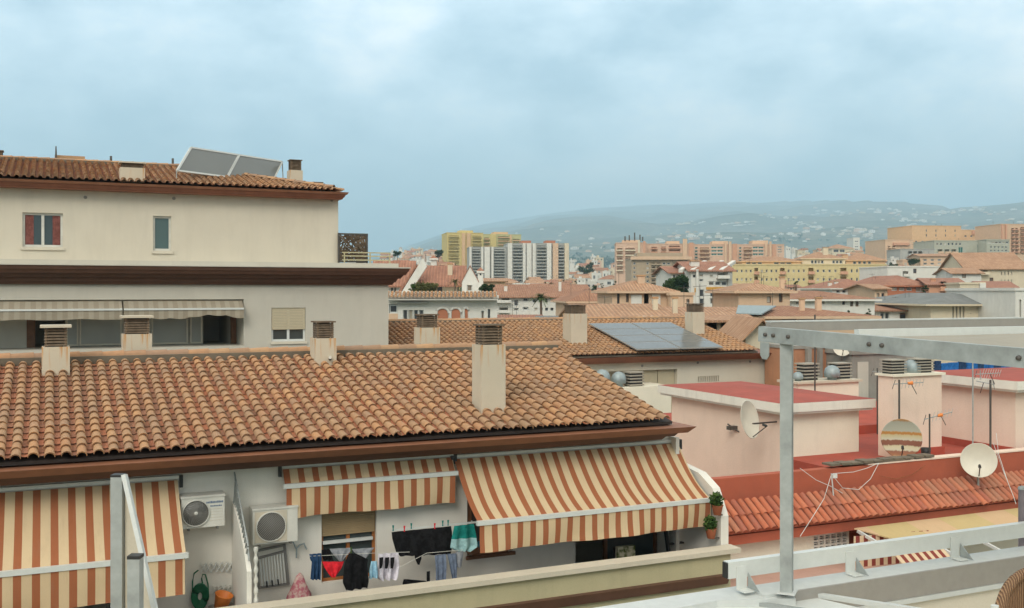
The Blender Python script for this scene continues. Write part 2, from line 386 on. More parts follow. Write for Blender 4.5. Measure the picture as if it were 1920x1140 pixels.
def cornice(mb, s0, s1, t0, t1, layers, left=False):
    """layers of (z0, out0, z1, out1): a moulding projecting from the front and right faces of a block"""
    for z0, o0, z1, o1 in layers:
        l0, l1 = (o0, o1) if left else (0, 0)
        mb.hexa([(s0-l0, t0-o0, z0), (s1+o0, t0-o0, z0), (s1+o0, t1, z0), (s0-l0, t1, z0), (s0-l1, t0-o1, z1), (s1+o1, t0-o1, z1), (s1+o1, t1, z1), (s0-l1, t1, z1)])

def chimney(th, s0, s1, t0, depth, zb, zs, zt, cap=True, pot=False, mat='chimstain', slabcap=False):
    sh = MB().box(s0, s1, t0, t0+depth, zb, zs)
    o = th.part('chimney', sh, M[mat], at=((s0+s1)/2, t0+depth/2, zs))
    g = MB(); i = .05; w = s1-s0-2*i; d = depth-2*i
    x0, x1, y0, y1 = s0+i, s1-i, t0+i, t0+depth-i
    for (x, y) in ((x0,y0),(x1-.04,y0),(x0,y1-.04),(x1-.04,y1-.04)): g.box(x, x+.04, y, y+.04, zs, zt-.03)
    n = max(4, int((zt-zs)/.055))
    for k in range(n):
        z = zs+.02+(zt-zs-.06)*k/n
        g.hexa([(x0-.012,y0-.012,z),(x1+.012,y0-.012,z),(x1+.012,y1+.012,z),(x0-.012,y1+.012,z),(x0+.02,y0+.02,z+.04),(x1-.02,y0+.02,z+.04),(x1-.02,y1-.02,z+.04),(x0+.02,y1-.02,z+.04)])
    g.box(x0+.06, x1-.06, y0+.06, y1-.06, zs, zt-.04)
    th.part('louvre', g, M['grille'], parent=o)
    c = MB().box(s0-.03 if slabcap else s0+.01, s1+.03 if slabcap else s1-.01, t0-.03 if slabcap else t0+.01, t0+depth+(.03 if slabcap else -.01), zt-.03, zt+(.015 if slabcap else 0))
    th.part('chimney_cap', c, M['stone'] if slabcap else M['grille'], parent=o)
    if pot:
        p = MB().tube([(s1-.13, t0+.01, zb+(zs-zb)*.45), (s1-.15, t0-.06, zb+(zs-zb)*.45)], .032, 10); th.part('vent_pipe', p, M['black'], parent=o)
        p = MB().tube([(s1-.13, t0+.01, zb+(zs-zb)*.45+.03), (s1-.15, t0-.07, zb+(zs-zb)*.45+.035)], .034, 10); th.part('vent_hood', p, M['whiteplastic'], parent=o)
    return o

def window(th, s0, s1, t, z0, z1, depth=.12, sash=2, frame='whiteplastic', glass='glass', fw=.05, parent=None, name='window'):
    """framed window at the back of a reveal in a wall facing -t"""
    f = MB(); y = t+depth
    for a, b, c, d in ((s0, s1, z0, z0+fw), (s0, s1, z1-fw, z1), (s0, s0+fw, z0+fw, z1-fw), (s1-fw, s1, z0+fw, z1-fw)): f.box(a, b, y-.05, y, c, d)
    for k in range(1, sash):
        x = s0+(s1-s0)*k/sash; f.box(x-fw*.6, x+fw*.6, y-.055, y-.005, z0+fw, z1-fw)
    o = th.part(name, f, M[frame], parent=parent)
    if parent is None:
        th.part('pane', MB().box(s0+fw*.8, s1-fw*.8, y-.02, y-.012, z0+fw*.8, z1-fw*.8), M[glass], parent=o)
    return o

# ------------------------------------------------------------------ the near apartment building
m1 = .2315                                           # pitch of every tiled roof in the row
TE, ZE = 16.5, -2.50                                  # eave
TR = 21.4; ZR = ZE + m1*(TR-TE)
ca, sa = math.cos(math.atan(m1)), math.sin(math.atan(m1))
near = Thing('apartment_building', 'nearest cream apartment block with weathered tiled roof above a balcony of striped awnings', 'building', B, (4, 19, -EZ))
TW = 17.2
def wx(u, v=1000): return B.T(u, v, TW)[0]
def wz(u, v): return B.T(u, v, TW)[2]
w = MB()
op_win = (wx(603), wx(706), wz(650, 1088), wz(650, 925), .16)
op_bw = (wx(876), wx(962), wz(900, 1040), wz(900, 905), .16)
op_door = (wx(1079), wx(1252), -6.0, -3.6, 2.2, 1)
op_left = (-2.6, wx(212), -6.0, -3.7, 2.0, 1)
wall(w, (0, TW, 0), (1,0,0), (0,1,0), -7, 11.2, -EZ, ZE-.06, [op_win, op_bw, op_door, op_left])
w.face([(11.2, TW, -EZ), (11.2, 25.6, -EZ), (11.2, 25.6, ZE-.06), (11.2, TW, ZE-.06)])
w.face([(-7, 25.6, -EZ), (-7, TW, -EZ), (-7, TW, ZE-.06), (-7, 25.6, ZE-.06)]); w.face([(11.2, 25.6, -EZ), (-7, 25.6, -EZ), (-7, 25.6, ZE-.06), (11.2, 25.6, ZE-.06)])
w.slab([(10.85, TE+.2, ZE-.06), (10.85, TR, ZR-.04), (10.85, 2*TR-TE-.2, ZE-.06)], (.12, 0, 0))
near.part('wall', w, M['white'])
# cornice
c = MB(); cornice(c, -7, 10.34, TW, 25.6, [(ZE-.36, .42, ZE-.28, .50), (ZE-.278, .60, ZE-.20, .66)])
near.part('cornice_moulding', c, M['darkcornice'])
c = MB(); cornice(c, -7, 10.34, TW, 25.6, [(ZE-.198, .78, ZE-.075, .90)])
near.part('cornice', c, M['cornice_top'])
# roof
rf = MB(); rf.slab([(-7, TE+.12, ZE+.005), (10.9, TE+.12, ZE+.005), (10.9, TR, ZR-.02), (-7, TR, ZR-.02)], (0, 0, -.05))
rf.slab([(-7, TR+.002, ZR-.02), (10.9, TR+.002, ZR-.02), (10.9, 2*TR-TE-.12, ZE+.005), (-7, 2*TR-TE-.12, ZE+.005)], (0, 0, -.05))
roof = near.part('roof', rf, M['dark'])  # deck coloured near-black to stand in for the shade under the tiles
cov, pan = MB(), MB(); L = (TR-TE)/ca - .20
tiles(cov, pan, (-6.2, TE, ZE), (1,0,0), (0, ca, sa), (0, -sa, ca), 17.05, L, seed=3)
tiles(cov, pan, (10.85, 2*TR-TE, ZE), (-1,0,0), (0, -ca, sa), (0, sa, ca), 17.05, L, pitch=.222, exp=.7, seed=5, skip_pan=True)
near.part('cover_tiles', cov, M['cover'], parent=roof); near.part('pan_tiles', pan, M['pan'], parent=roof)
rd = MB(); ridge_caps(rd, (-6.3, TR, ZR+.105), (10.7, TR, ZR+.105), .085); near.part('ridge_tiles', rd, M['ridge'], parent=roof)
mo = MB().box(-6.3, 10.8, TR-.17, TR+.17, ZR-.06, ZR+.115); near.part('ridge_mortar', mo, M['mortar'], parent=roof)
near_pt = lambda u, v: B.P(u, v, TE, ZE+.08, m1)
def near_chim(u0, u1, vb, vs, vt, w=None, t=None, **k):
    if t is None: p = near_pt((u0+u1)/2, vb); t0 = p[1]; zb = p[2]-.25
    else: t0 = t; zb = ZR-.5
    w = w or .47
    s1 = B.T(u1, vb, t0)[0]; s0 = s1-w
    chimney(near, s0, s1, t0, .45, zb, B.T(u1, vs, t0)[2], B.T(u1, vt, t0)[2], **k)
near_chim(78, 131, 700, 650, 611, slabcap=True)
near_chim(226, 285, 672, 626, 593, w=.55, t=21.75, slabcap=True)
near_chim(583, 631, 682, 634, 602, pot=True, w=.44)
near_chim(770, 825, 657, 614, 589, w=.47, t=22.0, pot=True)
near_chim(886, 948, 771, 646, 608, w=.49, slabcap=False)
# windows in the front wall
window(near, op_win[0], op_win[1], TW, op_win[2], op_win[3], .14, 2, 'orangewood', 'glass')
sh = MB(); n = 22; z0, z1 = wz(650, 1003), op_win[3]
for k in range(n): sh.box(op_win[0]+.02, op_win[1]-.02, TW+.05, TW+.085, z0+(z1-z0)*k/n+.004, z0+(z1-z0)*(k+1)/n)
near.part('roller_shutter', sh, M['shutter_brown'])
near.part('window_shelf', MB().box(op_win[0]+.03, op_win[1]-.06, TW+.02, TW+.08, wz(650,1014)-.03, wz(650,1014)+.02), M['alu_white'])
window(near, op_bw[0], op_bw[1], TW, op_bw[2], op_bw[3], .14, 1, 'wood', 'dark', .12)
near.part('window_sill', MB().box(op_bw[0]-.03, op_bw[1]+.03, TW-.05, TW+.02, op_bw[2]-.06, op_bw[2]), M['wood'])
fr = MB(); a, b = op_door[0], op_door[1]
for x in (a+.02, a+(b-a)*.40, b-.10): fr.box(x, x+.07, TW+.35, TW+.42, -5.98, -3.62)
fr.box(a+.02, b-.03, TW+.34, TW+.425, -3.75, -3.62); near.part('door_frame', fr, M['wood'])
near.part('door_glass', MB().box(a+(b-a)*.40+.08, b-.11, TW+.37, TW+.39, -5.98, -3.76), M['glass'])
# balcony
PT = 15.52; ZP = -4.73
near.part('balcony_floor', MB().box(-7, 11.5, PT+.16, TW-.003, -5.9, -5.74), M['concrete'])
near.part('balcony_parapet', MB().box(-7, 11.46, PT+.02, PT+.15, -5.74, ZP-.085), M['khaki'])
near.part('parapet_coping', MB().box(-7, 11.62, PT-.08, PT+.24, ZP-.083, ZP), M['stone'])
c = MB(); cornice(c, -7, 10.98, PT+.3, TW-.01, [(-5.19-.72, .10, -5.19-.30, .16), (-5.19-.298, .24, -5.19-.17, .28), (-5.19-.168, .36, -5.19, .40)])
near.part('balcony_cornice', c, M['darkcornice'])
# end wall with the sloping top and the divider
es = 11.42
def prof_wall(name, s, thick, pts, mat, parent=None): return near.part(name, MB().slab([(s, t, z) for t, z in pts], (thick, 0, 0)), mat, parent=parent)
prof_wall('end_wall', es, .17, [(TW, -5.74), (PT+.26, -5.74), (PT+.26, -4.20), (PT+.36, -4.02), (16.05, -3.72), (16.5, -3.50), (TW, -3.42)], M['white'])
near.part('wall_pier', MB().box(11.2, 11.28, TW-.25, TW+.5, -5.74, ZE-.37), M['white'])
ds = 2.74
prof_wall('divider_wall', ds, .07, [(TW-.003, -5.74), (PT+.27, -5.74), (PT+.27, -4.25), (16.05, -3.98), (16.45, -3.72), (16.95, -3.50), (TW-.003, -3.46)], M['white'])
near.part('rope_post', MB().tube([(ds+.14, PT+.3, -5.7+.04*k) for k in range(46)], [.028+.01*math.sin(k*1.6) for k in range(46)], 8), M['whiteplastic'])
lt = MB(); top = lambda t: -2.98-(TW-t)*.72
for k in range(13):
    t = TW-.03-k*.095; zt = top(t); zb = -3.46-(TW-t)*.50
    lt.beam((ds+.03, t, zb), (ds+.03, t-.14, zt-.1), .020, .020); lt.beam((ds+.05, t-.14, zb-.07), (ds+.05, t, zt), .020, .020)
lt.beam((ds+.04, TW-.02, -2.97), (ds+.04, PT+.4, top(PT+.4)), .02, .02)
near.part('divider_trellis', lt, M['galv'])

# ------------------------------------------------------------------ awnings
def awning(label, s0, s1, tt, zt, tb, zb, drop, sag=.05, box=True, seed=1):
    th = Thing('awning', label, 'awning', B, (s0, tt, zt), 'brown and beige striped awnings'); rnd = random.Random(seed)
    n, mrows = 60, 12; ph = rnd.random()*6
    rows = []
    for i in range(mrows+1):
        f = i/mrows; rows.append([(s0+(s1-s0)*j/n, tt+(tb-tt)*f, zt+(zb-zt)*f - sag*math.sin(math.pi*f)*(1-.25*math.cos(j*.32+ph)) - .008*math.sin(math.pi*f)*math.sin(j*.9+f*4+ph)) for j in range(n+1)])
    fb = MB(); fb.smooth = True; fb.grid(rows); th.part('canvas', fb, M['stripe'])
    vb = MB(); vb.smooth = True; rows = []
    for i in range(7):
        f = i/6; rows.append([(s0+.02+(s1-s0-.04)*j/n, tb-.015+.022*f*math.sin(j*.55+ph+f)+.035*f*math.sin(j*.17+2*ph+f*2)*f, zb-.03-drop*f*(1+.012*math.sin(j*.2+ph))) for j in range(n+1)])
    vb.grid(rows); th.part('valance', vb, M['stripe'])
    th.part('front_bar', MB().box(s0-.03, s1+.03, tb-.035, tb+.035, zb-.045, zb+.03), M['alu_white'])
    th.part('roller_tube', MB().box(s0-.02, s1+.02, tt-.01, tt+.06, zt+.02, zt+.075), M['alu_white'])
    for x in (s0-.07, s1+.03): th.part('bracket', MB().box(x, x+.05, tt-.03, tt+.04, zt-.12, zt+.07), M['black'])
    for x in (s0+.25, s1-.25):
        mid = (x, (tt+tb)/2+.02, (zt+zb)/2-.22); am = MB(); am.beam((x, tt, zt-.12), mid, .03, .05, (1,0,0)); am.beam(mid, (x, tb+.04, zb-.02), .03, .05, (1,0,0)); th.part('folding_arm', am, M['alu_white'])
    return th
def az(u, v, t): return B.T(u, v, t)[2]
awning('long brown and beige awning on the left, partly behind the grey posts', -3.6, B.T(333, 897, TW-.08)[0], TW-.08, az(333, 900, TW-.08), 16.0, az(350, 1040, 16.0), .56, .09, seed=2)
awning('short barely opened striped awning above the shuttered window and the laundry', B.T(530, 880, TW-.08)[0], B.T(848, 860, TW-.08)[0], TW-.08, az(530, 880, TW-.08), 16.93, az(535, 911, 16.93), .50, .01, seed=3)
awning('big brown and beige awning on the right, stretched down over the open doorway', B.T(850, 858, TW-.08)[0]+.02, B.T(1271, 826, TW-.08)[0], TW-.08, az(1060, 846, TW-.08), 16.0, az(1337, 936, 16.0), .47, .12, seed=4)

# ------------------------------------------------------------------ air conditioners
def ac(label, u0, u1, v0, v1, um, fan=.34, spiral=True, side_panel=False):
    t1 = TW-.04; t0 = t1-.30
    s0, s1 = B.T(u0, v1, t0)[0], B.T(u1, v1, t0)[0]; z0, z1 = B.T(um, v1, t0)[2], B.T(um, v0, t0)[2]
    th = Thing('air_conditioner', label, 'air conditioner', B, (s0, t1, z0), 'outdoor air conditioner units on the balcony wall')
    th.part('casing', MB().box(s0, s1, t0, t1, z0, z1), M['whiteplastic'])
    th.part('top_cover', MB().box(s0-.01, s1+.01, t0-.015, t1, z1+.002, z1+.035), M['whiteplastic'])
    r = (z1-z0)*.42; cx = s0+(s1-s0)*fan; cz = (z0+z1)/2
    if not spiral: th.part('grille_surround', MB().box(cx-r-.03, cx+r+.03, t0-.012, t0-.002, cz-r-.02, cz+r+.02), M['stone'])
    th.part('fan_housing', MB().lathe((cx, t0-.014, cz), (0,-1,0), [(r, 0), (r, .004), (0, .005)], 32), M['greyplastic'])
    g = MB()
    if spiral:
        for k in range(26):
            a0 = k*2*math.pi/26; pts = [(cx+rr*math.cos(a0+rr*5.5), t0-.03, cz+rr*math.sin(a0+rr*5.5)) for rr in (r*.16, r*.4, r*.6, r*.8, r)]
            g.tube(pts, .003, 4)
    else:
        for k in range(-8, 9):
            o = k*r/8.5; h = math.sqrt(max(0, r*r-o*o)); c = math.sqrt(.5)
            g.beam((cx+(o-h)*c, t0-.03, cz+(-o-h)*c), (cx+(o+h)*c, t0-.03, cz+(-o+h)*c), .008, .006)
    th.part('fan_grille', g, M['alu_dark'])
    th.part('rim', MB().lathe((cx, t0-.002, cz), (0,-1,0), [(r*1.08, 0), (r*1.06, .03), (r, .034), (r*.98, .0)], 36), M['whiteplastic'])
    if spiral: th.part('hub', MB().lathe((cx, t0-.03, cz), (0,-1,0), [(r*.15, 0), (r*.13, .012), (0, .014)], 16), M['whiteplastic'])
    for x in (s0+.1, s1-.12): th.part('wall_bracket', MB().box(x, x+.03, t0+.02, t1+.04, z0-.045, z0-.005), M['greyplastic'])
    return th, (s0, s1, t0, z0, z1)
a1, d = ac('white air conditioner with a round spiral grille and blue lettering, beside the left awning', 340, 421, 933, 989, 380, .33)
mk = [MB(), MB()]                                               # the two short lines of blurred lettering
rnd = random.Random(4); x = d[1]-.25
for line, (zz, hh, w0) in enumerate(((d[4]-.10, .035, .25), (d[4]-.155, .022, .19))):
    x = d[1]-.03-w0
    while x < d[1]-.04: 
        wl = rnd.uniform(.012, .024); mk[line].box(x, x+wl, d[2]-.003, d[2]-.001, zz, zz+hh*rnd.uniform(.8, 1)); x += wl+.006
bp = paint('blue_print', (.10,.16,.26), .5)
for k in mk: a1.part('lettering', k, bp)
for k in range(5): a1.part('casing_rib', MB().box(d[1]-.24, d[1]-.03, d[2]-.004, d[2]-.001, d[3]+.10+k*.045, d[3]+.104+k*.045), M['stone'])
ac('older white air conditioner with a slatted round grille, right of the balcony divider', 474, 558, 955, 1018, 515, .40, spiral=False)

# ------------------------------------------------------------------ things on the balcony wall
def flat(name, label, cat, pts, t, thick, mat, group=None, mb=None):
    """thin hanging item facing the viewer, outline given in photo pixels at depth t"""
    q = [B.T(u, v, t) for u, v in pts]
    m = MB(); m.slab(q, (0, thick, 0)); return single(name, label, cat, m, mat, B, (q[0][0], t, q[0][2]), group)
def cloth(name, label, cat, pts, t, mats, group, wav=.02, nx=14, nz=14, split=None, seed=0):
    """fabric pegged at the top: outline as left and right edges down its height, with folds"""
    rnd = random.Random(seed); rows = []; ph = rnd.random()*9; fr = rnd.uniform(1.3, 2.2)
    ks = sorted(pts)                                     # (f, v, uL, uR, vdip)
    for i in range(nz+1):
        f = i/nz; a = max([k for k in ks if k[0] <= f], key=lambda k: k[0]); b = min([k for k in ks if k[0] >= f], key=lambda k: k[0])
        g = 0 if a[0] == b[0] else (f-a[0])/(b[0]-a[0]); L = [a[j]+(b[j]-a[j])*g for j in range(1, 5)]
        row = []
        for j in range(nx+1):
            x = j/nx; u = L[1]+(L[2]-L[1])*x; v = L[0] + L[3]*(x-.5)
            p = B.T(u, v, t); row.append((p[0], t + wav*math.sin(ph+x*nx*.55*fr)*(.35+f), p[2]))
        rows.append(row)
    m = MB(); m.smooth = True
    if split is not None:
        m.grid(rows[:split+1]); m.m = 1; m.grid(rows[split:])
    else: m.grid(rows)
    o0 = rows[0][0]
    return single(name, label, cat, m, mats, B, o0, group)
G = 'laundry hung out to dry on the balcony'
# drying lines
lowT, upT = 16.35, 16.55
single('drying_rack', 'upper white drying rail carrying the big black cloth and teal shorts', 'drying rail', 
       MB().beam(B.T(735, 994, upT+.02), B.T(893, 979, upT+.02), .02, .03).beam(B.T(735, 994, upT+.02), B.T(737, 990, TW), .02, .02).beam(B.T(886, 980, upT+.02), B.T(884, 977, TW), .02, .02), M['alu_white'], B, B.T(735, 994, upT))
single('clothes_line', 'thin lower clothes line carrying red briefs, black shirt and socks', 'clothes line', MB().tube([B.T(578, 1043, lowT), B.T(640, 1040, lowT), B.T(700, 1037, lowT), B.T(768, 1035, lowT)], .004, 5), M['whiteplastic'], B, B.T(578, 1043, lowT))
single('clothes_line', 'thin lower clothes line behind the parapet carrying jeans and a black top', 'clothes line', MB().tube([B.T(745, 1066, lowT), B.T(800, 1037, lowT), B.T(868, 1031, lowT)], .004, 5), M['whiteplastic'], B, B.T(745, 1066, lowT))
cloth('jeans', 'dark blue garment at the left end of the lower clothes line', 'garment', [(0,1038,580,602,-2),(.2,1050,582,603,-2),(.25,1052,585,602,0),(1,1087,583,600,0)], lowT, M['f_blue'], G, .03, seed=1)
cloth('black_underwear', 'small black garment hanging left of the white and grey underwear', 'garment', [(0,1030,603,619,-1),(.5,1042,603,622,0),(1,1051,607,626,2)], lowT+.25, M['f_black'], G, .02, seed=2)
cloth('underwear', 'white and grey underwear hanging above the red briefs', 'garment', [(0,1028,618,659,-2),(.3,1034,621,657,-1),(.8,1046,630,646,0),(1,1052,636,642,0)], lowT+.22, M['f_grey'], G, .02, seed=3)
cloth('underwear', 'plain grey underwear hanging right of the black shirt', 'garment', [(0,1028,660,702,-3),(.3,1034,664,697,-2),(.8,1045,674,688,0),(1,1048,678,684,0)], lowT+.2, M['f_grey'], G, .02, seed=4)
cloth('red_briefs', 'bright red briefs pegged on the lower line', 'garment', [(0,1053,604,645,0),(.35,1064,608,641,1),(.75,1076,616,634,0),(1,1083,622,629,0)], lowT-.03, M['f_red'], G, .02, seed=5)
cloth('black_shirt', 'black sleeveless shirt on the lower line between red briefs and pale blue cloth', 'garment', [(0,1038,654,668,0),(.12,1050,648,690,-4),(.4,1060,646,688,-4),(.75,1090,643,691,-5),(1,1105,650,688,-6)], lowT-.06, M['f_black'], G, .03, seed=6)
cloth('pale_blue_cloth', 'pale blue cloth on the lower line beside the socks', 'garment', [(0,1052,696,707,0),(.4,1068,693,709,0),(1,1084,692,710,-1)], lowT, M['f_sky'], G, .03, seed=7)
cloth('white_trousers', 'white baggy shorts hanging behind the row of black socks', 'garment', [(0,1037,710,747,-3),(.5,1062,710,749,-2),(.9,1083,709,746,-2),(1,1087,712,742,-2)], lowT+.04, M['f_white'], G, .06, seed=8)
for u, lab in ((713, 'left'), (724, 'middle'), (734, 'right')):
    cloth('black_sock', 'black sock pegged over the white shorts, %s one of three' % lab, 'sock', [(0,1045,u-2,u+6,-1),(.6,1058,u-2,u+5,-1),(1,1066,u-2,u+3,-1)], lowT-.05, M['f_black'], G, .01, nx=6, seed=u)
cloth('black_sheet', 'large black cloth folded over the upper drying rail', 'cloth', [(0,992,734,846,-11),(.3,1004,735,848,-11),(.8,1032,742,848,-6),(1,1041,750,846,-4)], upT-.03, M['f_black'], G, .02, nx=30, seed=11)
cloth('black_strap', 'narrow black tail of cloth hanging below the big black cloth', 'cloth', [(0,1034,776,791,0),(.5,1048,778,790,0),(1,1059,783,786,0)], upT-.02, M['f_black'], G, .01, nx=6, seed=12)
cloth('teal_shorts', 'teal and pale patterned shorts at the right end of the upper rail', 'shorts', [(0,984,852,888,-4),(.4,1005,848,892,-3),(.85,1026,845,894,-3),(1,1034,857,880,0)], upT-.06, [M['f_teal'], M['f_pale']], G, .03, split=7, seed=13)
cloth('strappy_garment', 'black strappy top low behind the parapet coping', 'garment', [(0,1086,757,762,0),(.3,1092,755,800,-6),(1,1110,756,805,-6)], lowT-.03, M['f_black'], G, .02, seed=14)
for pts, mt in (([(0,1071,800,806,-1),(1,1097,800,806,-1)], 'left'),): cloth('black_strap', 'upright black strap of the top behind the parapet', 'strap', pts, lowT-.03, M['f_black'], G, .005, nx=4, seed=15)
cloth('jeans', 'faded blue jeans leg hanging left, beside the bare wall', 'jeans', [(0,1040,815,836,-2),(.5,1065,817,837,-2),(1,1092,817,835,-2)], lowT, M['f_denim'], G, .02, seed=16)
cloth('jeans', 'faded blue jeans leg hanging right, under the teal shorts', 'jeans', [(0,1038,838,856,-2),(.5,1062,843,858,-2),(1,1092,848,857,-1)], lowT+.01, M['f_denim'], G, .02, seed=17)
cloth('grey_cloth', 'small pale grey cloth below the teal shorts', 'garment', [(0,1034,855,870,-1),(.5,1050,856,868,0),(1,1064,858,866,0)], lowT+.03, M['f_grey'], G, .02, nx=6, seed=18)
for i, (u, v, mt, lb) in enumerate(((737,990,'f_teal','teal peg at the left end of the upper rail'),(758,991,'f_red','red peg on the upper rail'),(771,986,'f_teal','teal peg above the middle of the black cloth'),(815,986,'f_red','red peg beside the teal pegs on the upper rail'),(830,981,'f_teal','teal peg left of the teal shorts'),(840,980,'f_teal','teal peg nearest the teal shorts'),(658,1031,'leaf','green peg above the black shirt'))):
    p = B.T(u, v, upT-.08 if v < 1000 else lowT); m = MB(); m.beam((p[0]-.008, p[1], p[2]+.045), (p[0]+.006, p[1], p[2]-.05), .012, .014, (0,1,0)); m.beam((p[0]+.012, p[1], p[2]+.045), (p[0]-.004, p[1], p[2]-.05), .012, .014, (0,1,0))
    single('clothes_peg', lb, 'clothes peg', m, M[mt], B, p, 'clothes pegs on the drying lines')
# folded indoor airer, pipe, hose, pots
th = Thing('folding_airer', 'grey folded clothes airer hanging below the older air conditioner', 'clothes airer', B, B.T(510, 1060, TW-.06))
q = lambda u, v, t=TW-.06: B.T(u, v, t)
m = MB()
for p, r in (((481,1033),(533,1022)), ((481,1047),(535,1033)), ((483,1102),(541,1094))): m.beam(q(*p), q(*r), .034, .034)
m.beam(q(481,1033), q(485,1104), .04, .04, (1,0,0)); m.beam(q(533,1020), q(541,1096), .04, .04, (1,0,0)); th.part('frame', m, M['greyplastic'])
m = MB()
for k in range(9): m.beam(q(487+k*5.4, 1046-k*1.2), q(492+k*5.4, 1101-k*.8), .016, .022, (1,0,0))
th.part('wires', m, M['alu_white'])
m = MB()
for a, b in (((500,1090),(501,1100)),((510,1088),(511,1098)),((521,1086),(522,1096))): m.beam(q(*a, TW-.09), q(*b, TW-.09), .03, .02, (1,0,0))
th.part('peg_row', m, M['black'])
single('drain_pipe', 'short forked grey drain pipe below the older air conditioner', 'pipe', MB().tube([q(545,1015), q(551,1018), q(556,1030), q(556,1046)], .014, 8).tube([q(556,1028), q(562,1022), q(570,1019), q(575,1030)], .013, 8), M['pvc'], B, q(556,1030))
single('wall_cable', 'thin dark cable above the forked drain pipe', 'cable', MB().tube([q(538,1012), q(548,1013), q(560,1040), q(566,1050)], .004, 5), M['whiteplastic'], B, q(538,1012))
def lattice(u0, u1, v0, v1, label, mt, n=5):
    m = MB(); t = TW-.03
    for k in range(n):
        a, b = u0+(u1-u0)*k/n, u0+(u1-u0)*(k+1)/n; sl = -3*(k/n)
        m.beam(B.T(a, v0+sl, t), B.T(b, v1+sl, t), .012, .026, (0,1,0)); m.beam(B.T(a, v1+sl, t-.015), B.T(b, v0+sl, t-.015), .012, .026, (0,1,0))
    single('wall_rack', label, 'folding rack', m, M[mt], B, B.T(u0, v0, t), 'concertina hanging racks')
lattice(376, 436, 1056, 1074, 'grey concertina rack, upper one on the wall above the green hose', 'alu_white', 6); lattice(398, 448, 1099, 1113, 'white concertina rack, lower one above the orange pot', 'whiteplastic', 6)
th = Thing('garden_hose', 'dark green coiled hose hanging on the balcony wall', 'hose', B, q(375, 1110)); m = MB()
for k in range(6):
    c0 = q(375, 1118, TW-.05-.012*k); r = .06+.02*k; m.tube([(c0[0]+r*.8*math.cos(a*.35), c0[1], c0[2]+r*1.25*math.sin(a*.35)) for a in range(19)], .016, 6, False)
th.part('hose_coil', m, M['green'])
m = MB().tube([q(361,1120), q(361,1090), q(364,1075), q(372,1069)], .012, 6).tube([q(382,1105), q(378,1085), q(380,1077), q(385,1077), q(390,1095), q(391,1120)], .012, 6); th.part('hose_loops', m, M['green'])
pt = q(413, 1134, 16.9); m = MB(); m.lathe((pt[0], 16.9, pt[2]-.05), (.25,-.2,1), [(0,0),(.10,0),(.14,.22),(.15,.235),(.14,.24),(.125,.23),(.09,.02),(0,.02)], 20)
single('flower_pot', 'tipped orange pot on the balcony floor side below the white rack', 'pot', m, M['orange'], B, pt)
single('storage_crate', 'stack of grey boxes under the orange pot in the balcony corner', 'box', MB().box(pt[0]-.15, pt[0]+.4, 16.75, 17.15, -5.735, pt[2]-.06).box(pt[0]-.13, pt[0]+.38, 16.77, 17.13, pt[2]-.06, pt[2]-.05), M['alu_dark'], B, (pt[0], 16.9, -5.735))
cb = q(560, 1100, 16.9)
m = MB(); m.smooth = True; rows = []
for i in range(9):
    f = i/8; r = .20*(1-f)**.7+.01; rows.append([(cb[0]+.02*f+r*math.cos(a*.524)*(1+.12*math.sin(a*2.1+i)), cb[1]+r*.5*math.sin(a*.524), cb[2]-.22+.45*f) for a in range(12)])
m.grid(rows, True); single('laundry_bag', 'pink flowered cloth bundle piled behind the parapet', 'cloth bundle', m, M['f_pink'], B, cb)
single('side_table', 'small table holding the pink flowered bundle', 'table', MB().box(cb[0]-.25, cb[0]+.25, 16.7, 17.1, cb[2]-.26, cb[2]-.225).box(cb[0]-.22, cb[0]-.18, 16.72, 16.76, -5.735, cb[2]-.26).box(cb[0]+.18, cb[0]+.22, 16.72, 16.76, -5.735, cb[2]-.26).box(cb[0]-.22, cb[0]-.18, 17.04, 17.08, -5.735, cb[2]-.26).box(cb[0]+.18, cb[0]+.22, 17.04, 17.08, -5.735, cb[2]-.26), M['alu_white'], B, (cb[0], 16.9, -5.735))
# chair and ladder in front of the doorway
cc = B.T(1182, 1040, 16.6); th = Thing('garden_chair', 'chair with a flowered cushion standing in the dark doorway', 'chair', B, (cc[0], 16.6, -5.74))
m = MB(); x = cc[0]
for dx in (-.2, .2):
    m.beam((x+dx, 16.8, -5.74), (x+dx, 16.86, -4.85), .03, .03, (1,0,0)); m.beam((x+dx, 16.4, -5.74), (x+dx, 16.4, -5.3), .03, .03, (1,0,0))
th.part('chair_frame', m, M['black']); th.part('seat', MB().box(x-.22, x+.22, 16.38, 16.84, -5.32, -5.27), M['whiteplastic'])
m = MB(); m.box(x-.19, x+.19, 16.74, 16.83, -5.25, B.T(1182, 1022, 16.8)[2]); th.part('cushion', m, M['f_floral'])
th = Thing('step_ladder', 'dark step ladder leaning on the balcony wall right of the doorway', 'ladder', B, (B.T(1265,1000,17.0)[0], 17.0, -5.74))
m = MB(); l0, l1 = B.T(1249, 993, 17.1), B.T(1281, 990, 17.1)
for p, o in ((l0, -.03), (l1, .03)): m.beam((p[0]+o, 16.8, -5.74), (p[0], 17.12, p[2]), .075, .05, (1,0,0))
for k in range(6): z = -5.5+k*.27; y = 16.8+.32*(z+5.74)/(l0[2]+5.74); m.box(l0[0], l1[0], y-.04, y+.04, z-.015, z+.015)
th.part('rungs', m, M['black'])
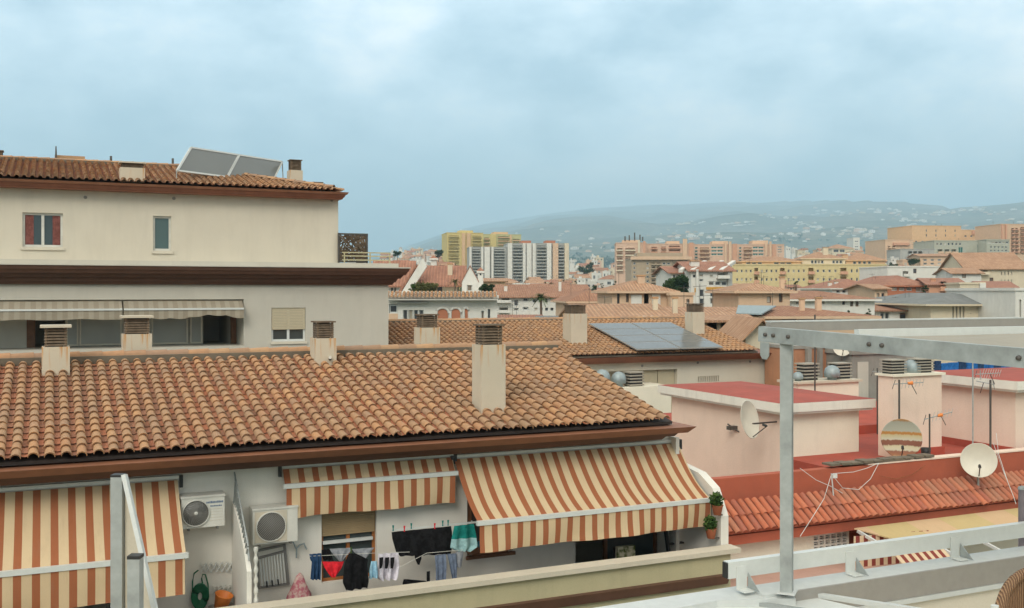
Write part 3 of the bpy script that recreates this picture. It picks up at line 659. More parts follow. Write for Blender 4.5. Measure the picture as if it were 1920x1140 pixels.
# plants on the end wall
def bush(mb, c, r, n, leaf, seed=0, squash=1.0, shell=.25):
    rnd = random.Random(seed); c = Vector(c)
    for _ in range(n):
        d = Vector((rnd.gauss(0,1), rnd.gauss(0,1), rnd.gauss(0,1)*squash)).normalized(); p = c + Vector((d.x*r, d.y*r, d.z*r*squash))*(shell+(1-shell)*rnd.random())
        a = Vector((rnd.gauss(0,1), rnd.gauss(0,1), rnd.gauss(0,.7))).normalized(); b = a.cross(Vector((rnd.gauss(0,1), rnd.gauss(0,1), rnd.gauss(0,1)))).normalized()
        l = leaf*rnd.uniform(.6, 1.4); mb.face([p-a*l, p-b*l*.45, p+a*l, p+b*l*.45])
for u, v, lab in ((1345, 955, 'upper potted plant hanging inside the white end wall of the balcony'), (1333, 999, 'lower potted plant at the balcony end, under the awning corner')):
    T_ = 15.74 if u > 1340 else 15.84; c0 = B.T(u, v, T_); th = Thing('potted_plant', lab, 'potted plant', B, c0, 'plants hung on the balcony end wall')
    m = MB(); m.lathe((c0[0], T_, c0[2]-.10), (0,0,1), [(0,0),(.07,0),(.105,.17),(.115,.18),(.10,.18),(.06,.03)], 16); th.part('pot', m, M['terracotta'])
    m = MB(); bush(m, (c0[0]-.02, T_, c0[2]+.17), .13, 380, .04, seed=u, squash=1.2); th.part('foliage', m, M['leaf'])
    th.part('hanger', MB().box(c0[0]+.02, 11.42, T_-.02, T_+.02, c0[2]-.12, c0[2]-.10), M['mast'])
bx = B.T(918, 1027, 16.9); single('blue_basin', 'blue plastic basin on the sill under the left corner of the big awning', 'basin', MB().lathe((bx[0], 17.05, bx[2]-.06), (0,0,1), [(0,0),(.13,0),(.17,.12),(.16,.12),(.12,.02)], 20), paint('blue_plastic', (.02,.16,.24), .4), B, bx)
single('wall_shelf', 'brown wooden shelf on the wall beneath the blue basin', 'shelf', MB().box(bx[0]-.35, bx[0]+.35, 16.88, TW-.003, bx[2]-.10, bx[2]-.065), M['wood'], B, (bx[0], TW, bx[2]-.08))
# ------------------------------------------------------------------ upper building on the left
UT = 35.0
upb = Thing('apartment_building', 'taller cream apartment building at the left with brown cornices, loggia and hipped tiled roof', 'building', B, (2, 38, -EZ))
US = 11.02
w = MB()
def us(u, v=560): return B.T(u, v, UT)[0]
def uz(u, v): return B.T(u, v, UT)[2]
lg = (-9, us(457), uz(457, 648), uz(457, 561), 1.6)
wn = (us(509), us(573), uz(540, 640), uz(540, 577), .15)
wall(w, (0, UT, 0), (1,0,0), (0,1,0), -12, US, -EZ, .215, [lg, wn])
w.face([(US, UT, -EZ), (US, 46, -EZ), (US, 46, .215), (US, UT, .215)]); w.face([(US, 46, -EZ), (-12, 46, -EZ), (-12, 46, .215), (US, 46, .215)]); w.face([(-12, 46, -EZ), (-12, UT, -EZ), (-12, UT, .215), (-12, 46, .215)])
upb.part('wall', w, M['cream_low'])
# back of the loggia, doorways, panels
LB = UT+1.6
b = MB(); dr = lambda u: B.T(u, 600, LB-.02)[0]
wall(b, (0, LB, 0), (1,0,0), (0,1,0), -9, lg[1]+.5, lg[2]-.02, lg[3]+.02, [(dr(50), dr(122), lg[2]-.02, lg[3]-.05, 2.5, 1), (dr(381), dr(432), lg[2]-.02, lg[3]-.25, 2.5, 1)])
upb.part('loggia_back_wall', b, M['cream_low'])
upb.part('loggia_door', MB().box(dr(50), dr(66), LB-.03, LB+.01, lg[2], lg[3]-.06), M['wood'])
upb.part('loggia_door', MB().box(dr(432), dr(441), LB-.25, LB-.01, lg[2], lg[3]-.3), M['wood'])
for u0, u1, spl in ((124, 147, 0), (149, 228, 1), (284, 352, 1), (356, 379, 0)):
    p = MB(); x0, x1 = dr(u0), dr(u1); z0, z1 = lg[2]+.03, lg[3]-.02; y = LB-.09
    for a, c, d, e in ((x0, x1, z0, z0+.05), (x0, x1, z1-.05, z1), (x0, x0+.05, z0+.05, z1-.05), (x1-.05, x1, z0+.05, z1-.05)): p.box(a, c, y, y+.05, d, e)
    zz = z0+(z1-z0)*.60; p.box(x0+.05, x1-.05, y, y+.05, zz, zz+.05)
    o = upb.part('loggia_window', p, M['cream']); upb.part('pane', MB().box(x0+.04, x1-.04, y+.02, y+.03, z0+.04, z1-.04), M['glass_pale'], parent=o)
window(upb, wn[0], wn[1], UT, wn[2], wn[3], .13, 2, 'alu_white', 'glass', .07)
sh = MB(); z0 = uz(540, 618); n = 14
for k in range(n): sh.box(wn[0]+.01, wn[1]-.01, UT+.03, UT+.06, z0+(wn[3]-z0)*k/n+.006, z0+(wn[3]-z0)*(k+1)/n)
upb.part('roller_shutter', sh, M['shutter']); upb.part('window_sill', MB().box(wn[0]-.04, wn[1]+.04, UT-.05, UT-.002, wn[2]-.09, wn[2]-.01), M['cream'])
# middle cornice
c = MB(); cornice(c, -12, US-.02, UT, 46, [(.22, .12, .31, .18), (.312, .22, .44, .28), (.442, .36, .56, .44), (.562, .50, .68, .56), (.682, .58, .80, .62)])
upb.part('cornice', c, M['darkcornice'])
c = MB(); cornice(c, -12, US-.02, UT, 46, [(.802, .64, .84, .64), (.842, .30, .98, .30)]); upb.part('cornice_ledge', c, M['cream_low'])
# upper storey
ST = 35.6; SS = 9.36
def ss(u): return B.T(u, 430, ST)[0]
def sz(u, v): return B.T(u, v, ST)[2]
w1 = (ss(42), ss(118), sz(80, 463), sz(80, 399), .16); w2 = (ss(287), ss(321), sz(303, 470), sz(303, 405), .16)
w = MB(); wall(w, (0, ST, 0), (1,0,0), (0,1,0), -12, SS, .982, 3.22, [w1, w2])
w.face([(SS, ST, .982), (SS, 44.6, .982), (SS, 44.6, 3.22), (SS, ST, 3.22)]); w.face([(-12, 44.6, .982), (-12, ST, .982), (-12, ST, 3.22), (-12, 44.6, 3.22)]); w.face([(SS, 44.6, .982), (-12, 44.6, .982), (-12, 44.6, 3.22), (SS, 44.6, 3.22)])
upb.part('upper_wall', w, M['cream'])
window(upb, w1[0], w1[1], ST, w1[2], w1[3], .14, 2, 'whiteplastic', 'glass', .07)
window(upb, w2[0], w2[1], ST, w2[2], w2[3], .14, 1, 'whiteplastic', 'glass_teal', .07)
for k, (a, bb) in enumerate(((w1[0]+.08, w1[0]+.32), (w1[1]-.30, w1[1]-.08))):
    m = MB(); m.smooth = True; m.grid([[(a+(bb-a)*j/10, ST+.108+.005*math.sin(j*2.2), z) for j in range(11)] for z in (w1[2]+.07, w1[3]-.08)]); upb.part('curtain', m, fabric('red_curtain', (.17,.065,.055)))
for q in (w1, w2): upb.part('window_sill', MB().box(q[0]-.05, q[1]+.05, ST-.05, ST-.002, q[2]-.10, q[2]-.01), M['cream'])
for u in (160, 326, 622): 
    z = sz(u, 370+(u-160)*.012); x = ss(u); upb.part('vent_hole', MB().lathe((x, ST-.004, z), (0,-1,0), [(.055,0),(.05,.03),(0,.01)], 12), M['concrete'])
E2 = 3.47
c = MB(); cornice(c, -12, SS-.38, ST, 44.6, [(3.222, .42, 3.28, .45), (3.282, .47, 3.38, .52)]); upb.part('roof_cornice', c, M['cornice'])
c = MB(); cornice(c, -12, SS-.38, ST, 44.6, [(3.382, .56, 3.46, .60)]); upb.part('roof_cornice_top', c, M['cornice_top'])
t0, t1 = ST-.52, 44.6+.1; tm = (t0+t1)/2; zr = E2+m1*(tm-t0); s1 = SS+.10; hr = tm-t0
rf = MB(); ra, rb = (s1-hr, tm, zr-.02), (-12, tm, zr-.02)
rf.slab([(-12, t0+.1, E2), (s1-.1, t0+.1, E2), ra, rb], (0,0,-.05)); rf.slab([(s1-.1, t0+.1, E2), (s1-.1, t1-.1, E2), ra], (0,0,-.05)); rf.slab([(s1-.1, t1-.1, E2), (-12, t1-.1, E2), rb, ra], (0,0,-.05))
roof2 = upb.part('roof', rf, M['mortar'])
cov, pan = MB(), MB(); LL = (tm-t0)/ca
tiles(cov, pan, (-8, t0, E2), (1,0,0), (0, ca, sa), (0,-sa, ca), s1+8, LL, clip=lambda x, d: -8+x < s1-d*ca-.02, seg=4, seed=11)
tiles(cov, pan, (s1, t0, E2), (0,1,0), (-ca, 0, sa), (sa, 0, ca), t1-t0, LL, clip=lambda x, d: d*ca < min(x, t1-t0-x)+.02, seg=4, seed=12)
upb.part('cover_tiles', cov, M['cover'], parent=roof2); upb.part('pan_tiles', pan, M['pan'], parent=roof2)
rd = MB(); ridge_caps(rd, (-8, tm, zr+.05), (s1-hr, tm, zr+.05), .10); ridge_caps(rd, (s1-hr, tm, zr+.05), (s1-.35, t0+.35, E2+.16), .095, n=(.2,.2,1)); upb.part('ridge_tiles', rd, M['ridge'], parent=roof2)
upb.part('ridge_mortar', MB().box(-8, s1-hr, tm-.16, tm+.16, zr-.08, zr+.10), M['mortar'], parent=roof2)
def upt(u, v): return B.P(u, v, t0, E2+.08, m1)
p = upt(250, 336)
chimney(upb, p[0]-.40, p[0]+.36, p[1], .6, p[2]-.3, p[2]+.38, B.T(250, 304, p[1])[2], slabcap=True)
p = B.T(556, 352, 38.9)[0]; chimney(upb, p-.26, p+.24, 38.9, .5, 3.6, B.T(556, 319, 38.9)[2], B.T(556, 299, 38.9)[2])
p = B.T(597, 356, 37.2)[0]; chimney(upb, p-.22, p+.20, 37.2, .4, 3.5, 3.72, B.T(597, 341, 37.2)[2])
p = B.T(131, 305, tm+.4)[0]; upb.part('ridge_vent', MB().box(p-.5, p+.5, tm+.3, tm+.9, zr-.1, zr+.30), M['ridge'])
p = B.T(1, 305, tm-.2)[0]; chimney(upb, p-.5, p+.1, tm, .5, zr-.3, zr+.10, zr+.34)
for u, h, lab in ((105, .5, 'thin ridge spike of the left roof, beside the ridge vent'), (208, .25, 'stub of pipe on the left roof ridge, left of the low chimney'), (324, .28, 'small stub pipe on the left roof beside the solar collectors')):
    p = B.T(u, 310, tm+.2); single('roof_pipe', lab, 'pipe', MB().tube([(p[0], tm+.2, zr-.2), (p[0], tm+.2, zr+h+.1)], [.05, .04 if h < .3 else .02], 8), M['mast'], B, (p[0], tm+.2, zr), 'small pipes on the left roof ridge')
# solar collectors
P1, P2, P3, P4 = [Vector(q) for q in ((-11.3,34.5,4.06), (-9.0,38.4,4.06), (-11.12,35.4,4.96), (-8.8,39.3,4.96))]
th = Thing('solar_collector', 'tilted pair of flat solar collectors on the left roof', 'solar panel', W, tuple(P1))
ux, uy = (P2-P1), (P3-P1); nn = ux.cross(uy).normalized(); nn = -nn if nn.z < 0 else nn
for k in (0, 1):
    a = P1+ux*(.5*k+.004); b = P1+ux*(.5*(k+1)-.004); c = b+uy; d = a+uy
    m = MB()
    for p, q in ((a,b),(b,c),(c,d),(d,a)): m.beam(p+(0*nn), q, .06, .08, nn)
    fr = th.part('collector_frame', m, M['alu']); m = MB(); m.slab([a+nn*.02, b+nn*.02, c+nn*.02, d+nn*.02], -nn*.05); th.part('collector_glass', m, M['collector'], parent=fr)
for k in (0, .33, .66, 1):
    b = P1+ux*k; t = b+uy; m = MB().tube([t, (t.x+.05, t.y+.1, 3.6)], .02, 6); m.tube([b, (b.x, b.y, 3.6)], .02, 6); th.part('support_leg', m, M['galv'])
# perforated screen on the ledge
th = Thing('terrace_screen', 'perforated rusty brown screen at the end of the left building terrace', 'screen', B, (SS, UT+.3, .98))
sx0, sx1 = B.T(635, 460, UT+.5)[0], B.T(688, 460, UT+.5)[0]; zt = B.T(660, 439, UT+.5)[2]; rnd = random.Random(5)
m = MB()
for (a, b) in (((sx0, UT+.5), (sx1, UT+.5)), ((sx1, UT+.5), (sx1+.06, UT+2.0))):
    m.beam((*a, zt), (*b, zt), .06, .06); m.beam((*a, 1.05), (*b, 1.05), .06, .06)
for q in ((sx0, UT+.5), (sx1, UT+.5), (sx1+.06, UT+2.0)): m.box(q[0]-.03, q[0]+.03, q[1]-.03, q[1]+.03, .985, zt+.03)
th.part('screen_frame', m, M['mast']); m = MB()
def lat(A, Bq, n):
    A, Bq = Vector((*A, 0)), Vector((*Bq, 0)); L = (Bq-A).length; H = zt-1.1
    for k in range(n):
        x = rnd.random()*L; z = rnd.random()*H; ang = rnd.uniform(0, math.pi); l = rnd.uniform(.12, .30)
        p = A+(Bq-A)*(max(.02, min(.98, (x-l*math.cos(ang))/L))); q = A+(Bq-A)*(max(.02, min(.98, (x+l*math.cos(ang))/L)))
        z0, z1 = max(0, min(H, z-l*math.sin(ang))), max(0, min(H, z+l*math.sin(ang)))
        m.beam((p.x, p.y, 1.08+z0), (q.x, q.y, 1.08+z1), .02, .032, (0,0,1) if abs(math.cos(ang)) > .3 else (1,0,0))
lat((sx0, UT+.5), (sx1, UT+.5), 165); lat((sx1, UT+.5), (sx1+.06, UT+2.0), 70); th.part('perforated_sheet', m, M['grille'])
th = Thing('ledge_railing', 'low horizontal railing on the ledge below the perforated screen', 'railing', B, (sx0, UT+.2, .98)); m = MB()
for z in (1.10, 1.24, 1.36): m.beam((sx0+.02, UT+.1, z), (sx1+.75, UT+.1, z), .03, .04)
for x in (sx0+.1, sx1, sx1+.72): m.box(x-.02, x+.02, UT+.08, UT+.12, .985, 1.38)
th.part('rails', m, M['khaki'])
# loggia awnings
def loggia_awning(label, s0, s1, seed):
    t = UT-.02; th = Thing('awning', label, 'awning', B, (s0, t, lg[3]), 'rolled up grey awnings in the left loggia'); zt = lg[3]-.03
    m = MB(); n = 40
    m.grid([[(s0+(s1-s0)*j/n, t+.05-.35*f, zt-.02-.24*f) for j in range(n+1)] for f in (0, .5, 1)]); th.part('canvas', m, M['canvas'])
    m = MB(); m.smooth = True; m.grid([[(s0+(s1-s0)*j/n, t-.31+.02*math.sin(j*.8+seed)*f, zt-.30-f*(.26+.045*abs(math.sin(j*.5+seed))-(.10 if seed > 3 and j > 20 else 0)*math.sin((j-20)*.17))) for j in range(n+1)] for f in (0, .5, 1)]); th.part('valance', m, M['canvas'])
    th.part('front_bar', MB().box(s0, s1, t-.34, t-.29, zt-.31, zt-.25), M['alu_white'])
loggia_awning('rolled grey awning across the left half of the loggia', -8.9, us(228), 1); loggia_awning('rolled grey awning across the right half of the loggia, sagging at its edge', us(231), us(454), 5)

# ------------------------------------------------------------------ second wing behind the near roof
E3T, E3Z = 34.4, -2.5; R3T = 39.6; R3Z = E3Z+m1*(R3T-E3T); S3 = 26.95; S3W = 28.35
wg = Thing('apartment_building', 'long cream wing behind the near roof, tiled roof with photovoltaic panels', 'building', B, (18, 38, -EZ))
w = MB(); WT = 35.05
vx = lambda u: B.T(u, 700, WT)[0]
rec = (vx(1205), vx(1270), -6.9, B.T(1240, 693, WT)[2], .35, 1)
rc0 = (vx(1100), vx(1205)-.02, B.T(1150, 727, WT)[2], B.T(1150, 696, WT)[2], .9, 1)
slot = (vx(1308), vx(1349), B.T(1330, 716, WT)[2], B.T(1330, 705, WT)[2], .3, 1)
wall(w, (0, WT, 0), (1,0,0), (0,1,0), US+.02, S3W, -EZ, E3Z-.32, [rec, rc0, slot])
w.face([(S3W, WT, -EZ), (S3W, 44.2, -EZ), (S3W, 44.2, E3Z-.32), (S3W, WT, E3Z-.32)]); w.face([(S3W, 44.2, -EZ), (US+.02, 44.2, -EZ), (US+.02, 44.2, E3Z-.32), (S3W, 44.2, E3Z-.32)])
w.slab([(S3-.22, E3T+.2, E3Z-.06), (S3-.22, R3T, R3Z-.04), (S3-.22, 2*R3T-E3T-.2, E3Z-.06)], (.12, 0, 0))
wg.part('wall', w, M['cream'])
c = MB(); cornice(c, US+.05, S3W-.05, WT, 44.2, [(E3Z-.318, .35, E3Z-.20, .45), (E3Z-.198, .50, E3Z-.07, .60)]); wg.part('cornice', c, M['cornice'])
sh = MB()
for a, b in ((rec[0]+.02, (rec[0]+rec[1])/2-.02), ((rec[0]+rec[1])/2+.02, rec[1]-.02)): sh.box(a, b, WT+.2, WT+.24, -6.85, rec[3]-.03)
wg.part('shutter_panels', sh, M['shutter'])
m = MB(); n = 12
for k in range(n+1): x = slot[0]+(slot[1]-slot[0])*k/n; m.box(x-.02, x+.02, WT+.01, WT+.05, slot[2], slot[3])
wg.part('slatted_vent', m, M['cream'])
for u, v in ((1204, 686), (1308, 680), (1406, 678)): p = B.T(u, v, WT); wg.part('vent_hole', MB().lathe((p[0], WT-.004, p[2]), (0,-1,0), [(.05,0),(.045,.03),(0,.01)], 10), M['concrete'])
rf = MB(); rf.slab([(US+.05, E3T+.12, E3Z), (S3-.1, E3T+.12, E3Z), (S3-.1, R3T, R3Z-.02), (US+.05, R3T, R3Z-.02)], (0,0,-.05)); rf.slab([(US+.05, R3T+.002, R3Z-.02), (S3-.1, R3T+.002, R3Z-.02), (S3-.1, 2*R3T-E3T, E3Z), (US+.05, 2*R3T-E3T, E3Z)], (0,0,-.05))
roof3 = wg.part('roof', rf, M['mortar']); cov, pan = MB(), MB()
tiles(cov, pan, (US+.15, E3T, E3Z), (1,0,0), (0, ca, sa), (0,-sa, ca), S3-US-.3, (R3T-E3T)/ca-.1, seg=4, seed=21)
wg.part('cover_tiles', cov, M['cover'], parent=roof3); wg.part('pan_tiles', pan, M['pan'], parent=roof3)
rd = MB(); ridge_caps(rd, (US+.1, R3T, R3Z+.06), (S3-.3, R3T, R3Z+.06), .10); wg.part('ridge_tiles', rd, M['ridge'], parent=roof3)
wg.part('ridge_mortar', MB().box(US+.1, S3-.3, R3T-.16, R3T+.16, R3Z-.08, R3Z+.10), M['mortar'], parent=roof3)
g3 = lambda u, v: B.P(u, v, E3T, E3Z+.08, m1)
for u0, u1, vb, vs, vt, ww in ((1057, 1101, 645, 588, 571, .72), (1288, 1321, 628, 585, 569, .60)):
    p = g3((u0+u1)/2, vb); s1_ = B.T(u1, vb, p[1])[0]; chimney(wg, s1_-ww, s1_, p[1], ww, p[2]-.4, B.T(u1, vs, p[1])[2], B.T(u1, vt, p[1])[2], mat='chimstain')
# photovoltaic panels
C0 = B.P(1192, 656, E3T, E3Z+.28, m1); C1 = B.P(1356, 650, E3T, E3Z+.28, m1); C3 = B.P(1103, 605, E3T, E3Z+.28, m1)
x0, x1, ta, tb = (C0[0]+C3[0])/2, C1[0], (C0[1]+C1[1])/2, C3[1]-.1
th = Thing('photovoltaic_array', 'large grey photovoltaic panels lying on the tiled roof behind the tallest chimney', 'solar panel', B, (x0, ta, E3Z+.28+m1*(ta-E3T)))
zp = lambda t, h=0: E3Z+.28+m1*(t-E3T)+h
for i in (0, 1):
    for j in range(4):
        a, b = x0+(x1-x0)*i/2+.02, x0+(x1-x0)*(i+1)/2-.02; c, d = ta+(tb-ta)*j/4+.01, ta+(tb-ta)*(j+1)/4-.01
        m = MB().slab([(a, c, zp(c)), (b, c, zp(c)), (b, d, zp(d)), (a, d, zp(d))], (0, 0, -.04)); fr = th.part('panel_frame', m, M['alu_dark'])
        m = MB().slab([(a+.03, c+.03, zp(c+.03, .006)), (b-.03, c+.03, zp(c+.03, .006)), (b-.03, d-.03, zp(d-.03, .006)), (a+.03, d-.03, zp(d-.03, .006))], (0, 0, -.004)); th.part('panel_glass', m, M['pv'], parent=fr)
for t in (ta+.6, (ta+tb)/2, tb-.6): th.part('mounting_rail', MB().box(x0+.1, x1-.1, t-.03, t+.03, zp(t)-.17, zp(t)-.06), M['black'])
# roof cowls of the recess
def cowl(label, fr, c, r, h=None):
    h = h or r*1.5; m = MB(); m.lathe(c, (0,0,1), [(r*.55, -h), (r*.6, -h*.5), (r, -h*.45), (r*1.02, 0), (r*.85, r*.5), (r*.45, r*.82), (0, r*.92)], 18)
    return single('roof_cowl', label, 'vent cowl', m, M['pvc'], fr, c, 'round grey vent cowls')
def louvre_box(label, fr, s0, s1, t0, t1, z0, z1, n=5):
    th = Thing('louvred_vent', label, 'roof vent', fr, (s0, t0, z0), 'louvred concrete roof vents'); k = (z1-z0)/n
    th.part('shade_core', MB().box(s0+.05, s1-.05, t0+.05, t1-.05, z0, z1-.01), M['black'])  # black block paints the shade between the slabs
    for i in range(n): th.part('louvre_slab', MB().box(s0, s1, t0, t1, z0+k*i+k*.60, z0+k*(i+1)), M['slab'])
    return th
p = B.T(1160, 709, 33.8); cowl('grey domed vent cowl beside the small louvred vent, next to the near roof edge', B, (p[0], 33.8, p[2]), .28)
p = B.T(1129, 706, 33.8); cowl('grey domed vent cowl half hidden behind the near roof edge', B, (p[0], 33.8, p[2]), .30)
a, b = B.T(1181, 727, 33.6), B.T(1208, 697, 33.6); louvre_box('small louvred vent against the cream wing, left of the beige shutter panels', B, a[0], b[0], 33.6, 34.1, a[2], b[2])
a, b = B.T(1095, 729, 33.4), B.T(1250, 729, 33.4)
single('vent_shaft', 'pale shaft top carrying the small louvred vent in front of the cream wing', 'shaft', MB().box(a[0], b[0]+.2, 33.4, 34.9, -EZ, a[2]-.02), M['pinkcream'], B, (a[0], 33.4, -EZ))

# ------------------------------------------------------------------ red roofed terrace building on the right
FZ = -4.2
tb_ = Thing('apartment_building', 'pink apartment building on the right with a red painted roof terrace', 'building', B, (20, 19, -EZ))
SL = 16.9; PX0 = 12.3
w = MB()
w.box(PX0, 34, 18.02, 18.24, -6.9, -3.99)
tb_.part('red_parapet', w, M['redwall'])
tb_.part('parapet_line', MB().box(SL+.2, 34, 18.0, 18.27, -3.988, -3.955), M['pink'])
tb_.part('terrace_floor', MB().box(SL+.01, 34, 18.25, 30, FZ-.25, FZ), M['redfloor'])
tb_.part('lower_floor', MB().box(PX0, SL, 18.25, 30, -7.2, -7.0), M['redfloor'])
dd = MB(); dd.box(SL-.5, SL+1.5, 18.0, 18.4, -3.95, -3.93); rnd = random.Random(3)
for k in range(10): x = SL-.9+k*.32; dd.box(x, x+.26, 17.96+rnd.random()*.05, 18.28, -3.93, -3.90+rnd.random()*.03)
tb_.part('broken_tile_edge', dd, M['mortar'])
w = MB(); PW = 17.75
bk = (B.T(1526,1000,PW)[0], B.T(1591,1000,PW)[0], B.T(1555,1032,PW)[2], B.T(1555,992,PW)[2], .25, 1)
dk = (B.T(1592,1000,PW)[0], B.T(1640,1000,PW)[0], -9.5, B.T(1600,992,PW)[2], .9, 1)
wall(w, (0, PW, 0), (1,0,0), (0,1,0), PX0, 34, -EZ, -5.22, [bk, dk]); tb_.part('wall', w, M['pinkcream'])
tb_.part('eave_beam', MB().box(PX0, 34, 17.42, 18.0, -5.26, -5.06), M['redwall'])
m = MB(); bx0, bx1, bz0, bz1 = bk[:4]; nc = 6; nr = 4
for i in range(nc+1): x = bx0+(bx1-bx0)*i/nc; m.box(x-.02, x+.02, PW+.02, PW+.10, bz0, bz1)
for j in range(nr+1): z = bz0+(bz1-bz0)*j/nr; m.box(bx0, bx1, PW+.03, PW+.09, z-.02, z+.02)
for i in range(nc):
    for j in range(nr): x, z = bx0+(bx1-bx0)*(i+.5)/nc, bz0+(bz1-bz0)*(j+.5)/nr; m.beam((x-.05, PW+.06, z), (x+.05, PW+.06, z), .03, .018)
tb_.part('breeze_block_screen', m, M['white']); tb_.part('painted_shade_panel', MB().box(bx0, bx1, PW+.16, PW+.2, bz0, bz1), M['black'])  # black panel behind the blocks paints the shade in their holes
m2 = .755; c2, s2 = math.cos(math.atan(m2)), math.sin(math.atan(m2)); cov, pan = MB(), MB()
tiles(cov, pan, (PX0+.05, 17.3, -5.02), (1,0,0), (0, c2, s2), (0,-s2, c2), 21, .84, pitch=.185, exp=.40, seg=6, seed=31, rc=.074)
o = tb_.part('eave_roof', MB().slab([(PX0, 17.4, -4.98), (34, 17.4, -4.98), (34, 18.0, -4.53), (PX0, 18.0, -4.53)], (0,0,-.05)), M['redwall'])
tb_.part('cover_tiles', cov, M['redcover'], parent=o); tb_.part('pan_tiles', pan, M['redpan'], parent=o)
# stair hut
def hut(name, label, s0, s1, t0, t1, zb, zr, mats, wl):
    th = Thing(name, label, 'rooftop hut', B, ((s0+s1)/2, (t0+t1)/2, zb), 'rooftop huts with red roofs'); ov = .3
    th.part('side_wall', MB().box(s0, s0+.15, t0+.151, t1, wl, zr-.30), M[mats[0]]); th.part('front_wall', MB().box(s0, s1, t0, t0+.15, zb, zr-.30), M[mats[1]])
    th.part('back_walls', MB().box(s1-.15, s1, t0+.151, t1, zb, zr-.30).box(s0+.151, s1-.151, t1-.15, t1, zb, zr-.30), M[mats[0]])
    m = MB().box(s0-ov+.06, s1+ov-.06, t0-ov+.06, t1+ov-.06, zr-.30, zr-.24); m.box(s0-ov, s1+ov, t0-ov, t1+ov, zr-.238, zr-.012); rf = th.part('roof_fascia', m, M['fascia'])
    n = len([0]); a, b, c, d = s0-ov, s1+ov, t0-ov, t1+ov; mx, my = (a+b)/2, (c+d)/2; hz = zr+.06
    m = MB(); m.face([(a,c,zr-.01),(b,c,zr-.01),(mx+.2,my-.8,hz),(mx-.2,my-.8,hz)]); m.face([(b,c,zr-.01),(b,d,zr-.01),(mx+.2,my+.8,hz),(mx+.2,my-.8,hz)]); m.face([(b,d,zr-.01),(a,d,zr-.01),(mx-.2,my+.8,hz),(mx+.2,my+.8,hz)]); m.face([(a,d,zr-.01),(a,c,zr-.01),(mx-.2,my-.8,hz),(mx-.2,my+.8,hz)]); m.face([(mx-.2,my-.8,hz),(mx+.2,my-.8,hz),(mx+.2,my+.8,hz),(mx-.2,my+.8,hz)])
    th.part('roof', m, M['redroof']); return th
hut('stair_hut', 'pink rooftop hut with flat rose red roof, behind the pergola post', 16.9, 19.35, 20.7, 25.8, FZ, -2.79, ('pink', 'pinkcream'), -7.0)  # front wall coloured paler and yellower than the side walls
hut('stair_hut', 'large pink rooftop hut with a rose red roof at the right edge', 22.6, 30, 18.6, 21.5, FZ, -2.27, ('pink', 'pink'), FZ)
tb_.part('skirting', MB().box(22.54, 22.6, 18.6, 21.5, FZ+.002, FZ+.18).box(19.33, 21.05, 19.44, 19.5, FZ+.002, FZ+.2).box(19.36, 22.5, 23.2, 23.26, FZ+.002, FZ+.25), M['redfloor'])
blk = Thing('stair_block', 'tall pink rooftop block behind the rusty dish, topped by louvred vents', 'rooftop block', B, (20.05, 20, FZ))
zt = B.T(1710, 705, 19.5)[2]
blk.part('walls', MB().box(19.36, 21.0, 19.5, 20.02, FZ, zt), M['pink']); blk.part('cap', MB().box(19.30, 21.07, 19.43, 20.08, zt+.002, zt+.06), M['pinkcream'])
for u0, u1, v0, v1, lb in ((1672,1701,674,703,'left'), (1722,1752,672,702,'right')):
    a, b = B.T(u0, v1, 19.55), B.T(u1, v0, 19.55); louvre_box('louvred concrete vent on top of the tall pink block, the %s of its two' % lb, B, a[0], b[0], 19.55, 19.97, zt+.062, b[2])
p = B.T(1711, 688, 19.8); cowl('round vent cowl between the two vents on the pink block', B, (p[0], 19.8, p[2]), .22, .35)
# low wall with vents behind the pink hut
a, b = B.T(1497, 716, 27.5), B.T(1610, 716, 27.5)
lw = Thing('vent_wall', 'low pink wall with a pale ledge behind the hut, under a pair of louvred vents', 'rooftop wall', B, (a[0], 27.5, -7))
lw.part('wall', MB().box(a[0], b[0], 27.5, 28.4, -7, a[2]-.08), M['pinkcream']); lw.part('ledge', MB().box(a[0]-.1, b[0]+.1, 27.4, 28.5, a[2]-.078, a[2]), M['stone'])
zt = a[2]
for u0, u1, v0, lb in ((1508,1537,681,'left'), (1570,1598,680,'right')):
    a, b = B.T(u0, 712, 27.8), B.T(u1, v0, 27.8); louvre_box('louvred concrete vent on the low pink wall behind the hut, the %s of its two' % lb, B, a[0], b[0], 27.8, 28.3, zt+.002, b[2])
p = B.T(1560, 698, 27.7); cowl('round vent cowl between the vents on the low pink wall', B, (p[0], 27.7, p[2]), .27, .35)
p = B.T(1496, 706, 27.8); cowl('small vent cowl beside the pergola post on the low pink wall', B, (p[0], 27.8, p[2]), .18, .2)
# brick house and concrete building behind
a = B.T(1490, 640, 33); b = B.T(1596, 640, 33)
bh = Thing('brick_house', 'unplastered orange brick house behind the pergola post', 'house', B, ((a[0]+b[0])/2, 35, -EZ)); bh.part('wall', MB().box(a[0], b[0], 33, 34.9, -EZ, B.T(1540, 653, 33)[2]), M['brick']); bh.part('parapet', MB().box(a[0]-.05, b[0]+.05, 32.95, 34.95, B.T(1540, 653, 33)[2]+.002, B.T(1540, 647, 33)[2]), M['concrete'])
zz = B.T(1540, 653, 33)[2]; 
for u0, u1, nm in ((1515,1522,'pier'), (1537,1543,'pier')): bh.part(nm, MB().box(B.T(u0,660,32.8)[0], B.T(u1,660,32.8)[0], 32.8, 32.98, -6, zz), M['concrete'])
a = B.T(1598, 660, 31.5); b = B.T(1662, 660, 31.5)
gb = Thing('concrete_building', 'bare grey concrete stair tower between the brick house and the pink block', 'building', B, ((a[0]+b[0])/2, 33, -EZ)); z = B.T(1630, 664, 31.5)[2]
